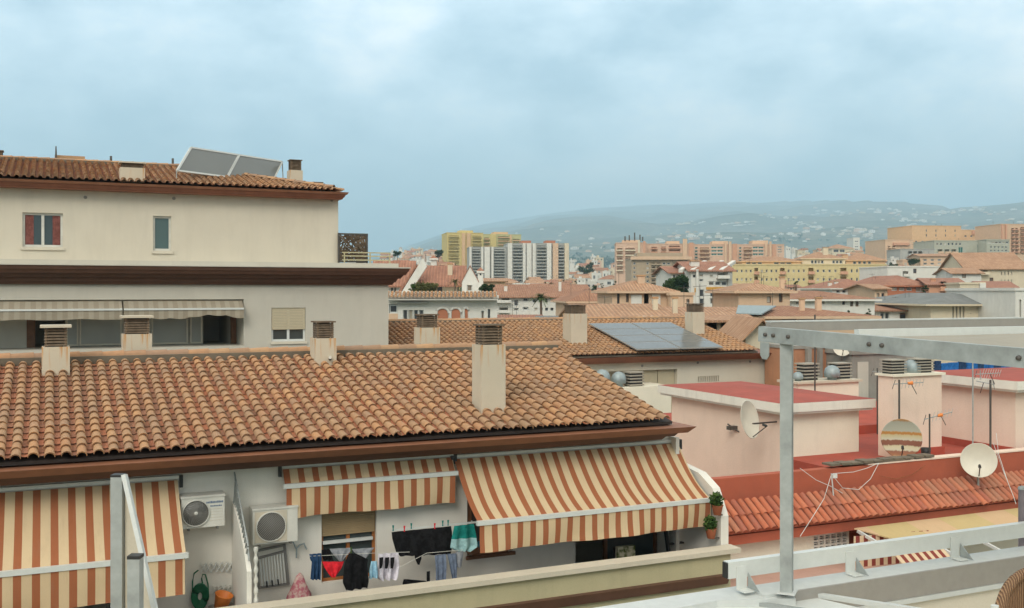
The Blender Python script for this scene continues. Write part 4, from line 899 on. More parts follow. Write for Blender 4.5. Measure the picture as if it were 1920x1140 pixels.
w = MB(); w.box(a[0], b[0]+1.5, 31.5, 36, -EZ, z); gb.part('wall', w, M['concrete']); gb.part('rim', MB().box(a[0]-.08, b[0]+1.6, 31.4, 36.1, z+.002, z+.22), M['concrete']); gb.part('panel', MB().box(a[0]+.25, a[0]+.8, 31.46, 31.49, -6.5, z-.3), M['cream_low'])
a = B.T(1755, 678, 30)[0]; th = Thing('blue_tarpaulin', 'row of blue sheets behind the red roof of the right hut', 'tarpaulin', B, (a, 30, -3)); rnd = random.Random(8)
xa = a
for k in range(12):
    ww = rnd.uniform(.25, .55); z1 = B.T(1800, 677, 30)[2]+rnd.uniform(-.08, .04)
    th.part('sheet', MB().box(xa, xa+ww-.03, 30+rnd.random()*.1, 30.14, -3.6, z1), M['f_blue'] if k % 3 == 0 else fabric('blue_sheet', (.02,.12,.34))); xa += ww
# ------------------------------------------------------------------ dishes and masts
def dish(label, c, diam, face, mat='dish', pole=None, wallside=None, fr=W, arm=True):
    """c centre, face = direction the dish looks"""
    c = Vector(c); n = Vector(face).normalized(); r = diam/2
    th = Thing('satellite_dish', label, 'satellite dish', fr, tuple(c), 'satellite dishes')
    m = MB(); m.lathe(c, n, [(0, -.16*r), (r*.35, -.13*r), (r*.7, -.03*r), (r*.97, .10*r), (r, .12*r), (r*1.01, .10*r), (r*.7, -.07*r), (r*.35, -.17*r), (0, -.20*r)], 36)
    th.part('reflector', m, M[mat], at=tuple(c))
    dn = (Vector((0,0,-1)) - n*n.dot(Vector((0,0,-1)))).normalized(); right = n.cross(dn)
    if arm:
        e = c + n*r*1.0 + dn*r*.45; m = MB().tube([c+dn*r*.95-n*0.0, e], .014, 6); th.part('feed_arm', m, M['mast']); th.part('receiver', MB().tube([e-n*.03, e-n*.12-dn*.05], [.035, .03], 8), M['black'])
    if pole is not None: th.part('pole', MB().tube([(c-n*.22*r), (c-n*(.22*r+.15)), (c.x-n.x*(.22*r+.15), c.y-n.y*(.22*r+.15), pole)], .03, 8), M['galv'])
    if wallside is not None: th.part('wall_bracket', MB().tube([c-n*.2*r, c-n*.35*r+dn*.1, Vector(wallside)], .022, 8), M['mast'])
    return th
p = B.S(1403, 787, 15.9); pw = B.world(p); pw.z -= EZ; q = B.world((16.9, p[1]+.15, p[2]-.12)); q.z -= EZ
dish('white satellite dish seen edge on, fixed to the pink hut wall', tuple(pw), .95, (.80, -.64, .22), 'dish', wallside=tuple(q), arm=True)
pw = B.S(1374, 802, 16.8); single('wall_hook', 'small dark bracket on the pink hut wall left of the edge-on dish', 'bracket', MB().box(pw[0]-.15, pw[0]+.1, pw[1]-.08, pw[1]+.08, pw[2]-.05, pw[2]+.05).tube([(pw[0]+.1,pw[1]-.15,pw[2]-.1),(pw[0]-.1,pw[1]+.1,pw[2]+.1)], .02, 6), M['mast'], B, pw)
def wp(u, v, t): q = B.world(B.T(u, v, t)); return (q.x, q.y, q.z-EZ)
dish('round dish streaked with orange rust in front of the pink block', wp(1690, 822, 18.7), .94, (-.30, -1, .06), 'rustdish', pole=FZ)
dish('cream satellite dish with a dark receiver in front of the terracotta parapet', wp(1835, 863, 17.45), .80, (-.38, -1, .22), 'dish', pole=-4.9)
dish('small white dish above the louvred vents, seen under the pergola beam', wp(1579, 651, 31.8), .72, (-.2, -1, .2), 'dish', pole=-4)
def mast(label, u, v0, v1, t, r, yagi=None, els=7, orange=True, mt='mast'):
    a, b = Vector(wp(u, v1, t)), Vector(wp(u, v0, t)); th = Thing('antenna', label, 'antenna', W, tuple(a), 'television antennas on masts')
    th.part('mast', MB().tube([a, b], r, 8), M[mt])
    if yagi:
        d = Vector(yagi).normalized(); o = b - Vector((0,0,.10)); L = .62; th.part('boom', MB().tube([o-d*.15, o+d*L], .012, 6), M['galv']); sx = d.cross(Vector((0,0,1))).normalized(); m = MB()
        for k in range(els): c = o+d*(L*(k+1)/els); h = .13-.006*k; m.tube([c-sx*h*.4-Vector((0,0,h)), c+sx*h*.4+Vector((0,0,h))], .006, 5)
        th.part('elements', m, M['alu'])
        if orange: th.part('dipole_cap', MB().tube([o+d*.22, o+d*.34], [.03, .05], 8), M['orange'])
        th.part('reflector_bar', MB().tube([o-d*.1+Vector((0,0,.1)), o-d*.18-Vector((0,0,.12))], .008, 5), M['mast']); th.part('reflector_bar', MB().tube([o+d*.3, o+d*.45-Vector((0,0,.28))], .010, 5), M['mast'])
    return th
mast('antenna with an orange dipole on the mast rising behind the rusty dish', 1686, 712, 795, 19.0, .025, (1, .1, .05))
mast('antenna with an orange dipole on the short mast in a black bucket', 1743, 776, 862, 18.5, .022, (1, .2, .22), els=6)
single('mast_bucket', 'black bucket holding the short antenna mast on the red terrace', 'bucket', MB().lathe(B.T(1736, 855, 18.7), (0,0,1), [(0,-.02),(.10,-.02),(.12,.20),(.11,.20),(.09,.0)], 16), M['black'], B, B.T(1736, 855, 18.7))
mast('tall dark mast with faint comb antenna in front of the large right hut', 1857, 712, 842, 18.3, .028, (-.1, 1, .02), orange=False)
mast('thin pale mast left of the tall dark one on the right', 1824, 668, 836, 18.3, .018, mt='galv')
mast('thin grey mast with a blue topped antenna left of the pink block', 1645, 690, 814, 22.5, .022, (1, .05, .05), els=5, orange=False)
mast('black mast rising behind the pink hut roof near the pergola post', 1528, 590, 735, 26.5, .028)
mast('faint white comb antenna above the red roof at the right edge', 1838, 694, 712, 18.9, .012, (1, .3, .02), els=8, orange=False, mt='galv')
a = wp(1560, 890, 17.9); th = Thing('cable_bracket', 'small white bracket holding sagging cables on the terracotta parapet', 'bracket', W, a)
th.part('arm', MB().tube([wp(1563, 932, 17.75), wp(1559, 888, 17.75)], .016, 6), M['alu']); th.part('insulator', MB().box(a[0]-.05, a[0]+.05, a[1]-.22, a[1]-.14, a[2]-.04, a[2]+.05), M['alu_white'])
def sag(label, pts, t, r=.007, mt='alu_white'):
    q = [wp(u, v, tt if isinstance(t, tuple) else t) for (u, v), tt in zip(pts, t if isinstance(t, tuple) else [t]*len(pts))]
    out = []
    for i in range(len(q)-1):
        a, b = Vector(q[i]), Vector(q[i+1]); out += [a+(b-a)*f/4 for f in range(4)]
    single('cable', label, 'cable', MB().tube(out+[Vector(q[-1])], r, 5), M[mt], W, q[0], 'pale cables strung over the terracotta roof')
sag('pale cable rising from the bracket to the terrace edge', [(1562,888),(1600,885),(1625,878),(1648,868)], 17.72)
sag('pale cable running from the bracket down the tiles to the left', [(1558,892),(1545,935),(1520,975),(1500,1006)], 17.1)
sag('pale cable hanging in a loop right of the bracket', [(1560,890),(1580,915),(1610,918),(1632,898),(1648,868)], 17.72)
sag('pale cable left of the bracket, rising to the broken tiles', [(1500,878),(1530,900),(1558,912),(1580,925)], 17.72)
sag('pale cable dropping over the tiles at the right below the cream dish', [(1862,830),(1880,880),(1900,930),(1905,945)], (17.8,17.7,17.2,17.0))
sag('second pale cable beside the cream dish', [(1868,812),(1872,850),(1890,905)], (17.9,17.8,17.2))
sag('brown cable sagging across the terracotta parapet', [(1650,892),(1680,898),(1710,890),(1735,872)], 17.95, .006, 'rust')
# ------------------------------------------------------------------ awnings and sheds below the red eave
th = Thing('canopy', 'long beige canvas canopy with white rafters below the terracotta eave', 'canopy', B, B.T(1640, 990, 17)); m = MB()
q = [B.T(1605, 992, 17.2), B.T(1930, 950, 17.2)]; z = (q[0][2]+q[1][2])/2; s0, s1 = q[0][0], q[1][0]+1
m.slab([(s0, 17.25, z), (s1, 17.25, z), (s1, 16.2, z-.25), (s0+.9, 16.2, z-.25)], (0,0,-.03)); th.part('canvas', m, M['canopy'])
for k in range(6): x = s0+.05+(s1-s0-.1)*k/5; th.part('rafter', MB().beam((x, 17.2, z-.06), (x, 14.6, z-.62), .05, .06), M['alu_white'])
th.part('front_rail', MB().box(s0, s1, 16.14, 16.2, z-.32, z-.25), M['wood'])
th = Thing('side_curtain', 'maroon and cream striped side curtain under the beige canopy', 'curtain', B, (s0, 16.5, z-1)); m = MB(); m.smooth = True
m.grid([[(s0-.25+1.9*j/24, 17.0-.25*j/24, zz) for j in range(25)] for zz in (z-.1, z-1.1)]); th.part('canvas', m, M['stripe2'])
q0 = B.T(1700, 1055, 15.5); single('striped_awning', 'small maroon and cream striped awning far below, seen between the rail brackets', 'awning', MB().slab([(q0[0]-.3, 15.6, q0[2]+.25), (q0[0]+1.0, 15.6, q0[2]+.25), (q0[0]+1.0, 15.0, q0[2]-.15), (q0[0]-.3, 15.0, q0[2]-.15)], (0,0,-.02)), M['stripe2'], B, q0)
q0 = B.T(1560, 1060, 16.0); th = Thing('lower_shed', 'pale pink lower terrace roof seen below the terracotta eave', 'shed', B, (q0[0], 16, -EZ))
th.part('shed_roof', MB().slab([(11.9, 13.2, -5.85), (17.5, 13.2, -5.85), (17.0, 17.7, -5.95), (11.9, 17.7, -5.95)], (0,0,-.12)), plaster('pink_terrace_floor', (.55,.34,.27), .1, .3)); th.part('walls', MB().box(12.0, 17.0, 13.4, 17.7, -EZ, -5.98), M['pink'])
q0 = B.T(1580, 1035, 16.9)
single('outdoor_rug', 'grey paved strip of terrace beyond the lower pink roof', 'terrace', MB().box(17.6, 30, 13.0, 17.7, -8.3, -8.2), M['concrete'], B, (20, 15, -8.2))
# ------------------------------------------------------------------ foreground terrace: rail, gutter, pergola, posts, chair
RT = 5.5
P = lambda u, v, t=RT: B.T(u, v, t)
rl = Thing('terrace_rail', 'pale aluminium rail on brackets along the near terrace edge', 'railing', B, P(1365, 1070))
s0 = P(1366, 1070)[0]; zt = P(1366, 1055)[2]; zb = P(1366, 1086)[2]
rl.part('top_rail', MB().box(s0, 9, RT, RT+.055, zb, zt), M['alu_white']); rl.part('end_cap', MB().box(s0-.012, s0-.001, RT+.004, RT+.051, zb+.004, zt-.004), M['black'])
ZG = P(1400, 1113, RT-.1)[2]-.005            # top of the gutter
for u in (1388, 1592, 1788):
    x = P(u, 1080)[0]; m = MB(); m.box(x-.035, x+.045, RT-.012, RT-.002, ZG+.004, zt-.03); m.box(x-.035, x+.045, RT-.09, RT-.013, ZG+.004, ZG+.012); rl.part('bracket', m, M['alu_white'])
    rl.part('bracket_fin', MB().slab([(x+.05, RT-.014, zb+.03), (x+.05, RT-.012, ZG+.012), (x+.05, RT-.13, ZG+.012)], (.006, 0, 0)), M['galv'])
gt = Thing('gutter_beam', 'broad grey aluminium gutter beam below the rail', 'gutter', B, (s0, RT, ZG))
gt.part('gutter_top', MB().box(s0+.16, 9, RT-.17, RT+.05, ZG-.02, ZG), M['alu']); gt.part('gutter_face', MB().box(s0+.3, 9, RT-.19, RT-.172, ZG-.16, ZG+.006), M['alu_dark']); gt.part('gutter_lip', MB().box(s0+.3, 9, RT-.20, RT-.165, ZG-.195, ZG-.162), M['alu'])
tw_ = Thing('terrace_wall', 'cream inner wall of the near terrace behind the wicker chair', 'wall', B, (s0, RT, -4)); tw_.part('wall', MB().box(s0+.2, 9, RT-.15, RT+.03, -4.2, ZG-.20), M['cream'])
# lower left ledge of pale aluminium and the flat surface in front
lg_ = Thing('glazed_roof', 'pale flat glazed roof with aluminium edges at the bottom of the view', 'glass roof', B, P(1475, 1120))
ZL = ZG-.06
q0, q1, q2 = B.Z(1150, 1140, ZL), B.Z(1476, 1104, ZL), B.Z(1660, 1140, ZL)
lg_.part('white_ledge', MB().slab([B.Z(900, 1172, ZL+.045), B.Z(1380, 1099, ZL+.045), B.Z(1478, 1103, ZL+.045), B.Z(1492, 1122, ZL+.045), B.Z(1345, 1126, ZL+.045), B.Z(1060, 1180, ZL+.045)], (0,0,-.05)), M['alu'])
pa, pb, pc, pd = B.Z(1345, 1127, ZL), B.Z(1476, 1108, ZL), B.Z(1700, 1160, ZL), B.Z(1150, 1175, ZL)
lg_.part('panel', MB().slab([pa, pb, pc, pd], (0,0,-.02)), M['alu_white'])
up = lambda p, h=.012: (p[0], p[1], p[2]+h)
lg_.part('edge_profile', MB().beam(up(B.Z(1345, 1124, ZL)), up(B.Z(1640, 1168, ZL)), .03, .025), M['galv'])
lg_.part('edge_profile', MB().beam(up(B.Z(1440, 1105, ZL)), up(B.Z(1800, 1160, ZL)), .035, .03), M['alu'])
lg_.part('edge_profile', MB().beam(up(B.Z(1345, 1124, ZL)), up(B.Z(1100, 1150, ZL)), .02, .02), M['galv'])
# pergola
pg = Thing('pergola', 'galvanised steel pergola frame on the right with its post on the terrace edge', 'pergola', W, W.Y(1475, 1108, 6.6))
def Y(u, v, y): return Vector(W.Y(u, v, y))
PA = Y(1475, 630, 6.6); PBt = Y(1475, 1108, 6.6)
pg.part('post', MB().beam(PBt-Vector((0,0,.0)), PA, .074, .074, (.4,.91,0)), M['galv']); pg.part('post_foot', MB().beam(PBt-Vector((0,0,.01)), PBt, .12, .12, (.4,.91,0)), M['alu'])
b0, b1 = Y(1427, 626, 6.75), Y(2300, 706, 4.3)
bm = pg.part('front_beam', MB().beam(b0, b1, .05, .098), M['galv'])
dirb = (b1-b0).normalized(); sd_ = dirb.cross(Vector((0,0,1))).normalized()
if sd_.y > 0: sd_ = -sd_
for u in (1441, 1456, 1484, 1636, 1660, 1917): 
    f = (u-1427)/FP; y = 6.75; 
    k = ((u-CX)/FP*b0.y - b0.x)/(dirb.x-(u-CX)/FP*dirb.y); c = b0+dirb*k+sd_*.026; pg.part('bolt', MB().lathe(c, sd_, [(.014,0),(.012,.012),(0,.014)], 10), M['mast'])
f0 = b0+dirb*.12+Vector((0,0,-.10)); pg.part('hanger_plate', MB().slab([b0+dirb*.03+sd_*.03+Vector((0,0,-.05)), b0+dirb*.11+sd_*.03+Vector((0,0,-.05)), b0+dirb*.11+sd_*.03+Vector((0,0,-.135)), b0+dirb*.09+sd_*.03+Vector((0,0,-.16)), b0+dirb*.05+sd_*.03+Vector((0,0,-.16)), b0+dirb*.03+sd_*.03+Vector((0,0,-.135))], sd_*.006), M['galv'])
aB = Vector((B.a[0], B.a[1], 0))
r0 = Y(1440, 613, 6.75); r1 = r0+aB*7.5; pg.part('rear_beam', MB().beam(r0, r1, .05, .06), M['alu_dark'])
pg.part('rear_beam_lip', MB().beam(r0+Vector((0,0,.036)), r1+Vector((0,0,.036)), .055, .01), M['alu'])
r2 = Y(1640, 632, 6.2); pg.part('canopy_sheet', MB().slab([r2, r2+aB*6, r2+aB*6+Vector((.35,-.75,-.03)), r2+Vector((.35,-.75,-.03))], (0,0,-.02)), M['slab'])
pg.part('cross_rail', MB().beam(r2+Vector((-.1,.03,.02)), r2+aB*6+Vector((0,.03,.02)), .04, .05), M['alu_white'])
# left posts with wind screen
wl = Thing('screen_post', 'tall grey aluminium post with a sloping rail and pale panel at the lower left', 'post', W, W.Y(222, 1200, 5.2))
wl.part('post', MB().beam(Y(222, 1300, 5.2), Y(222, 893, 5.2), .058, .058, (0,1,0)), M['galv']); wl.part('post_cap', MB().beam(Y(222, 893, 5.2), Y(222, 889, 5.2), .06, .06, (0,1,0)), M['black'])
wl.part('sloping_rail', MB().beam(Y(233, 890, 5.18), Y(315, 1250, 5.0), .022, .03, (0,1,0)), M['alu'])
wl.part('panel', MB().slab([Y(234, 905, 5.2), Y(304, 1210, 5.03), Y(234, 1210, 5.2)], (0, .01, 0)), M['stone'])
wl = Thing('screen_post', 'shorter grey aluminium post with a dark cap, right of the tall one', 'post', W, W.Y(254, 1200, 4.9))
wl.part('post', MB().beam(Y(254, 1300, 4.9), Y(254, 1046, 4.9), .058, .058, (0,1,0)), M['galv']); wl.part('post_cap', MB().beam(Y(254, 1046, 4.9), Y(254, 1040, 4.9), .06, .06, (0,1,0)), M['black'])
# wicker chair
cc = Y(1990, 1118, 4.2)
ch = Thing('wicker_chair', 'tan wicker armchair with a round back at the lower right corner', 'chair', W, (cc.x, cc.y, -3.0))
m = MB(); m.smooth = True; rows = []
for i in range(11):
    f = i/10; row = []
    for j in range(25):
        a = math.pi*(j/24); rr = .30; x = cc.x-rr*math.cos(a)*(1-.10*(1-f)); y = cc.y-.12+.30*math.sin(a)*.8; z = cc.z-.72+(.80*f)*(math.sin(a)**.35 if 0 < j < 24 else .25); row.append((x, y, z))
    rows.append(row)
m.grid(rows); ch.part('backrest', m, M['wicker'])
m = MB(); m.tube([Vector(p) for p in rows[-1]], .022, 8); ch.part('rim', m, M['wicker'])
ch.part('seat', MB().lathe((cc.x, cc.y-.1, cc.z-.62), (0,0,1), [(0,0),(.27,0),(.29,.03),(.27,.06),(0,.06)], 24), M['wicker'])
for dx, dy in ((-.2,-.25),(.2,-.25),(-.2,.05),(.2,.05)): ch.part('leg', MB().tube([(cc.x+dx, cc.y+dy, cc.z-.62), (cc.x+dx*1.2, cc.y+dy*1.2, -3.0)], .02, 8), M['alu_white'])
ch.part('side_frame', MB().tube([(cc.x-.33, cc.y-.12, cc.z+.0), (cc.x-.32, cc.y-.14, cc.z-.3), (cc.x-.28, cc.y-.16, cc.z-.62)], .016, 8), M['alu_white'])
q = B.T(1917, 960, 5.62); q = (q[0]-.06, q[1], q[2]); lp = Thing('mauve_post', 'mauve grey rounded post top at the right edge above the rail', 'post', B, (q[0]+.02, 5.75, q[2])); lp.part('post', MB().tube([(q[0]+.06, 5.62, ZG-.1), (q[0]+.06, 5.62, B.T(1913, 918, 5.62)[2])], .03, 12), paint('mauve_grey_paint', (.24,.2,.22), .5)); lp.part('cap', MB().lathe((q[0]+.06, 5.62, B.T(1913, 918, 5.62)[2]), (0,0,1), [(.035,0),(.03,.02),(0,.03)], 12), M['galv'])  # a plain capped post, no lamp
single('terrace_floor', None, None, MB().box(-4, 9, -3, RT-.2, -3.15, -3.0), M['stone'], B, (0,0,-3), kind='structure')
from mathutils import noise as mn
# ------------------------------------------------------------------ terrain
def lerp_tab(tab, x):
    if x <= tab[0][0]: return tab[0][1]
    for (a, fa), (b, fb) in zip(tab, tab[1:]):
        if x <= b: return fa + (fb-fa)*(x-a)/(b-a)
    return tab[-1][1]
CREST = [(-400,540),(200,520),(600,495),(700,478),(760,462),(830,438),(900,421),(1000,404),(1100,391),(1200,384),(1350,379),(1500,375),(1600,374),(1700,378),(1780,387),(1840,383),(1920,374),(2200,366),(2700,380)]
CDIST = [(-400,14000),(1200,14000),(1450,12000),(1620,8500),(1800,6800),(2700,6800)]
BASE = [(0,-14),(120,-14),(200,-12.5),(450,-6),(1000,6),(1600,24),(2200,48),(3000,70)]
def ground(X, Yy):
    """height of the ground above the eye level plane"""
    r = math.hypot(X, Yy); z = lerp_tab(BASE, r)
    if Yy > 0 and abs(X) < Yy*1.5:
        u = CX + FP*X/Yy; rc = lerp_tab(CDIST, u)*1.0; y = Yy; hc = (HV-lerp_tab(CREST, u))/FP*rc
        if y > 1900:
            f = min(1, (y-1900)/(rc-1900)); g = f**1.12
            n = mn.noise(Vector((X/900, Yy/900, 3.1)))*.6 + mn.noise(Vector((X/380, Yy/380, 7.7)))*.28 + mn.noise(Vector((X/150, Yy/150, 1.7)))*.12
            zb = lerp_tab(BASE, 1900); z = zb + (hc-zb)*g + n*hc*.13*math.sin(math.pi*f)
            if y > rc: z = hc - (y-rc)*.06
        
    return z
def hit(u, v, y0=60, y1=12500):
    """where the line of sight through (u, v) meets the ground"""
    y = y0
    while y < y1:
        if ground((u-CX)/FP*y, y) >= (HV-v)/FP*y: return y
        y *= 1.012
    return y1
ang = [R(-45+.3*i) for i in range(301)] + [R(45+3*i) for i in range(1, 90)]
rad = [6*1.0*(1.075**k) for k in range(112)]; rad = [r for r in rad if r < 15000]+[15000]
gm = MB(); gm.smooth = True
gm.grid([[(r*math.sin(a), r*math.cos(a), ground(r*math.sin(a), r*math.cos(a))) for a in ang] for r in rad], True)
gm.face([(rad[0]*math.sin(a), rad[0]*math.cos(a), -14) for a in ang])
def groundmat():
    m, nt, bs = newmat('hillside_scrub_and_fields'); co = objco(nt)
    a = noise(nt, co, .004, 8, .65); c = ramp(nt, a, [(.32, (.055,.075,.04)), (.48, (.10,.115,.06)), (.58, (.17,.155,.095)), (.70, (.26,.22,.15))])
    c = mixc(nt, ramp(nt, noise(nt, co, .03, 6, .7), [(.48, 0), (.56, .75)]), c, (.035,.05,.028))
    lk(nt, c, bs.inputs['Base Color']); bs.inputs['Roughness'].default_value = 1; return m
single('ground', None, None, gm, groundmat(), W, (0,0,0), kind='structure')

# ------------------------------------------------------------------ building generator
_wc = {}
def winmesh(w, h, style):
    k = (round(w, 1), round(h, 1), style)
    if k in _wc: return _wc[k]
    w, h = k[0], k[1]; m = MB(); f = min(.09, w*.12)
    for a, b, c, d in ((-w/2, w/2, 0, f), (-w/2, w/2, h-f, h), (-w/2, -w/2+f, f, h-f), (w/2-f, w/2, f, h-f)): m.box(a, b, -.05, 0, c, d)
    if w > 1.2: m.box(-.04, .04, -.05, 0, f, h-f)
    m.m = 1; m.box(-w/2+f*.8, w/2-f*.8, -.03, -.02, f*.8, h-f*.8)
    _wc[k] = m.mesh('window', [M['alu_white'] if style != 'd' else M['wood'], M['glass_mid'] if style in 'wd' else M['glass_green']]); return _wc[k]
def bld(label, cat, uL, uR, vt, Y, depth=12, rot=0., mat='w_white', roof='flat', vr=None, rmat='roof', wins=(), name='building', over=.5, slabs=(), boxes=(), chims=(), group=None, inset=None, vb=None):
    fr = Frame(R(rot)); uc = (uL+uR)/2; t0 = fr.Y(uc, HV, Y)[1]
    X = lambda u: fr.T(u, HV, t0)[0]; pc = fr.Y(uc, HV, Y); xs, xe = X(uL), X(uR)
    Zv = lambda v: (HV-v)/FP*Y
    wc = fr.world((pc[0], t0, 0)); g = min(ground(wc.x, wc.y), ground(wc.x, wc.y+depth)) - .5
    zt = Zv(vt); H = zt
    th = Thing(name, label, cat, fr, (pc[0], t0, g), group)
    ops = []; places = []
    for wb in wins:
        u0, u1, v0, v1, nc, nr, fx, fz, st = wb
        x0, x1, z0, z1 = X(u0), X(u1), Zv(v1), Zv(v0); cw, chh = (x1-x0)/nc, (z1-z0)/nr
        for i in range(nc):
            for j in range(nr):
                a = x0+cw*(i+.5-fx/2); b = a+cw*fx; c = z0+chh*(j+.5-fz/2); d = c+chh*fz
                ops.append((a, b, c, d, 1.3 if st == 'b' else .22, 1) if st == 'b' else (a, b, c, d, .22)); places.append((a, b, c, d, st))
    w = MB(); wall(w, (0, t0, 0), (1,0,0), (0,1,0), xs, xe, g, zt, ops)
    te = t0+depth; q = [(xs, t0), (xe, t0), (xe, te), (xs, te)]
    for (a, b) in ((1,2), (2,3), (3,0)): w.face([(*q[a], g), (*q[b], g), (*q[b], zt), (*q[a], zt)])
    if roof == 'gy': 
        mx = (xs+xe)/2; zr = Zv(vr); w.face([(xs, t0, zt), (xe, t0, zt), (mx, t0, zr-.1)]); w.face([(xe, te, zt), (xs, te, zt), (mx, te, zr-.1)])
    if roof == 'gx': 
        my = t0+depth/2; zr = (HV-vr)/FP*(Y+depth/2); w.face([(xs, te, zt), (xs, t0, zt), (xs, my, zr-.1)]); w.face([(xe, t0, zt), (xe, te, zt), (xe, my, zr-.1)])
    if roof == 'flat': w.face([(xs, t0, zt-.4), (xe, t0, zt-.4), (xe, te, zt-.4), (xs, te, zt-.4)])
    th.part('wall', w, M[mat])
    o = over
    if roof == 'flat':
        m = MB(); m.box(xs-.12, xe+.12, t0-.12, t0+.15, zt+.002, zt+.25); m.box(xs-.12, xe+.12, te-.15, te+.12, zt+.002, zt+.25); m.box(xs-.12, xs+.15, t0+.151, te-.151, zt+.002, zt+.25); m.box(xe-.15, xe+.12, t0+.151, te-.151, zt+.002, zt+.25); th.part('parapet', m, M[mat])
    elif roof == 'gx':
        m = MB(); e = .06; k = (zr-zt)/(depth/2)
        m.slab([(xs-o, t0-o, zt-k*o+e), (xe+o, t0-o, zt-k*o+e), (xe+o, my, zr+e), (xs-o, my, zr+e)], (0,0,-.12)); m.slab([(xs-o, my+.002, zr+e), (xe+o, my+.002, zr+e), (xe+o, te+o, zt-k*o+e), (xs-o, te+o, zt-k*o+e)], (0,0,-.12)); th.part('roof', m, M[rmat])
    elif roof == 'gy':
        m = MB(); k = (zr-zt)/((xe-xs)/2); e = .06
        m.slab([(xs-o, t0-o, zt-k*o+e), (mx, t0-o, zr+e), (mx, te+o, zr+e), (xs-o, te+o, zt-k*o+e)], (0,0,-.12)); m.slab([(mx, t0-o, zr+e), (xe+o, t0-o, zt-k*o+e), (xe+o, te+o, zt-k*o+e), (mx, te+o, zr+e)], (0,0,-.12)); th.part('roof', m, M[rmat+'_s'])
    elif roof == 'hip':
        W_ = xe-xs; h = min(W_, depth)/2+o; zr = (HV-vr)/FP*(Y+depth/2); e = .05
        A, Bq, C, D = (xs-o, t0-o, zt+e), (xe+o, t0-o, zt+e), (xe+o, te+o, zt+e), (xs-o, te+o, zt+e)
        if W_ >= depth: r0, r1 = (xs-o+h, (t0+te)/2, zr), (xe+o-h, (t0+te)/2, zr); fs = [((A,Bq,r1,r0),0), ((Bq,C,r1),1), ((C,D,r0,r1),0), ((D,A,r0),1)]
        else: r0, r1 = ((xs+xe)/2, t0-o+h, zr), ((xs+xe)/2, te+o-h, zr); fs = [((A,Bq,r0),0), ((Bq,C,r1,r0),1), ((C,D,r1),0), ((D,A,r0,r1),1)]
        m = MB()
        for f, k in fs: m.m = k; m.face(f)
        th.part('roof', m, [M[rmat], M[rmat+'_s']]); m = MB().box(xs-o, xe+o, t0-o, te+o, zt-.12, zt+e-.004); th.part('eave', m, M[mat])
    for n_, (a, b, c, d, st) in enumerate(places):
        if n_ >= 95: break
        if st == 'b':
            bm = MB().box(a-.15, b+.15, t0-.9, t0-.78, c-.12, c+min(.95, (d-c)*.42)); bm.box(a-.15, b+.15, t0-.779, t0+.0, c-.12, c-.01); th.part('balcony', bm, M[mat] if inset is None else M[inset])
        elif st != 'o':
            me = winmesh(b-a-.02, d-c-.02, st); ob = bpy.data.objects.new('window', me); COL.objects.link(ob); ob.parent = th.root; ob.location = ((a+b)/2-th.o[0], t0+.2-th.o[1], c+.01-th.o[2])
    for (u0, u1, v0, v1, mt, out) in slabs: th.part('wall_panel', MB().box(X(u0), X(u1), t0-out, t0-.01, max(Zv(v1), g), Zv(v0)), M[mt])
    for (u0, u1, v0, mt) in boxes: th.part('rooftop_room', MB().box(X(u0), X(u1), t0+depth*.25, t0+depth*.75, zt-.3, Zv(v0)*(Y+depth*.25)/Y), M[mt])
    for (u, v0, wpx) in chims:
        hw = wpx/2/FP*Y; c = th.part('chimney', MB().box(X(u)-hw, X(u)+hw, t0+depth*.2, t0+depth*.2+2*hw, zt-.3, (HV-v0)/FP*(Y+depth*.2)), M[mat]); th.part('chimney_cap', MB().box(X(u)-hw*1.25, X(u)+hw*1.25, t0+depth*.2-hw*.25, t0+depth*.2+2.25*hw, (HV-v0)/FP*(Y+depth*.2)+.002, (HV-v0)/FP*(Y+depth*.2)+.12), M['ridge'], parent=c)
    ar = random.Random(int(uL*7+vt*3))
    for _ in range((ar.choice((0, 0, 1)) if uR-uL < 60 else 2) if depth > 3 and over > .2 else 0):
        x = xs+(xe-xs)*ar.uniform(.12, .88); hh = ar.uniform(.3, 1.1); rr = .012+Y*.00005; y = t0+depth*.5; zb = zt-.3 if roof == 'flat' else zt
        m = MB().tube([(x, y, zb), (x, y, zt+1.0+hh)], rr, 4); m.beam((x-.4, y, zt+.85+hh), (x+.4, y, zt+.9+hh), rr*1.5, rr*1.5); th.part('aerial', m, M['mast'])
    return th

# ---- towers
bld('tall yellow and apricot apartment tower, left of the pair', 'tower block', 838, 906, 437, 500, 18, 12, 'w_mustard', wins=[(839,862,440,530,1,14,.82,.42,'b'), (884,904,440,530,1,14,.8,.42,'b'), (866,881,440,530,2,14,.2,.3,'w')], slabs=[(866,872,437,545,'w_apricot',.8),(875,882,437,545,'w_apricot',.8)], boxes=[(865,890,432,'w_mustard')], group='yellow towers', inset='w_mustard')
bld('tall yellow and apricot apartment tower, right of the pair', 'tower block', 906, 977, 440, 515, 18, 12, 'w_ygreen', wins=[(907,918,444,530,1,13,.8,.5,'b'), (932,956,441,530,1,13,.85,.42,'b'), (960,976,446,530,1,12,.8,.5,'b')], slabs=[(919,930,440,545,'w_mustard',.8),(956,959,440,545,'w_apricot',.8)], boxes=[(930,956,435,'w_apricot')], group='yellow towers', inset='w_apricot')
def wt(label, uL, uR, vt, rec, sl, bx): bld(label, 'tower block', uL, uR, vt, 420, 16, 6, 'w_grey', wins=[(a, b, vt+2, 531, 1, 12, .92, .55, 'b') for a, b in rec], slabs=[(a, b, vt-1, 545, mt, 1.2) for a, b, mt in sl], boxes=bx, group='white slab towers')
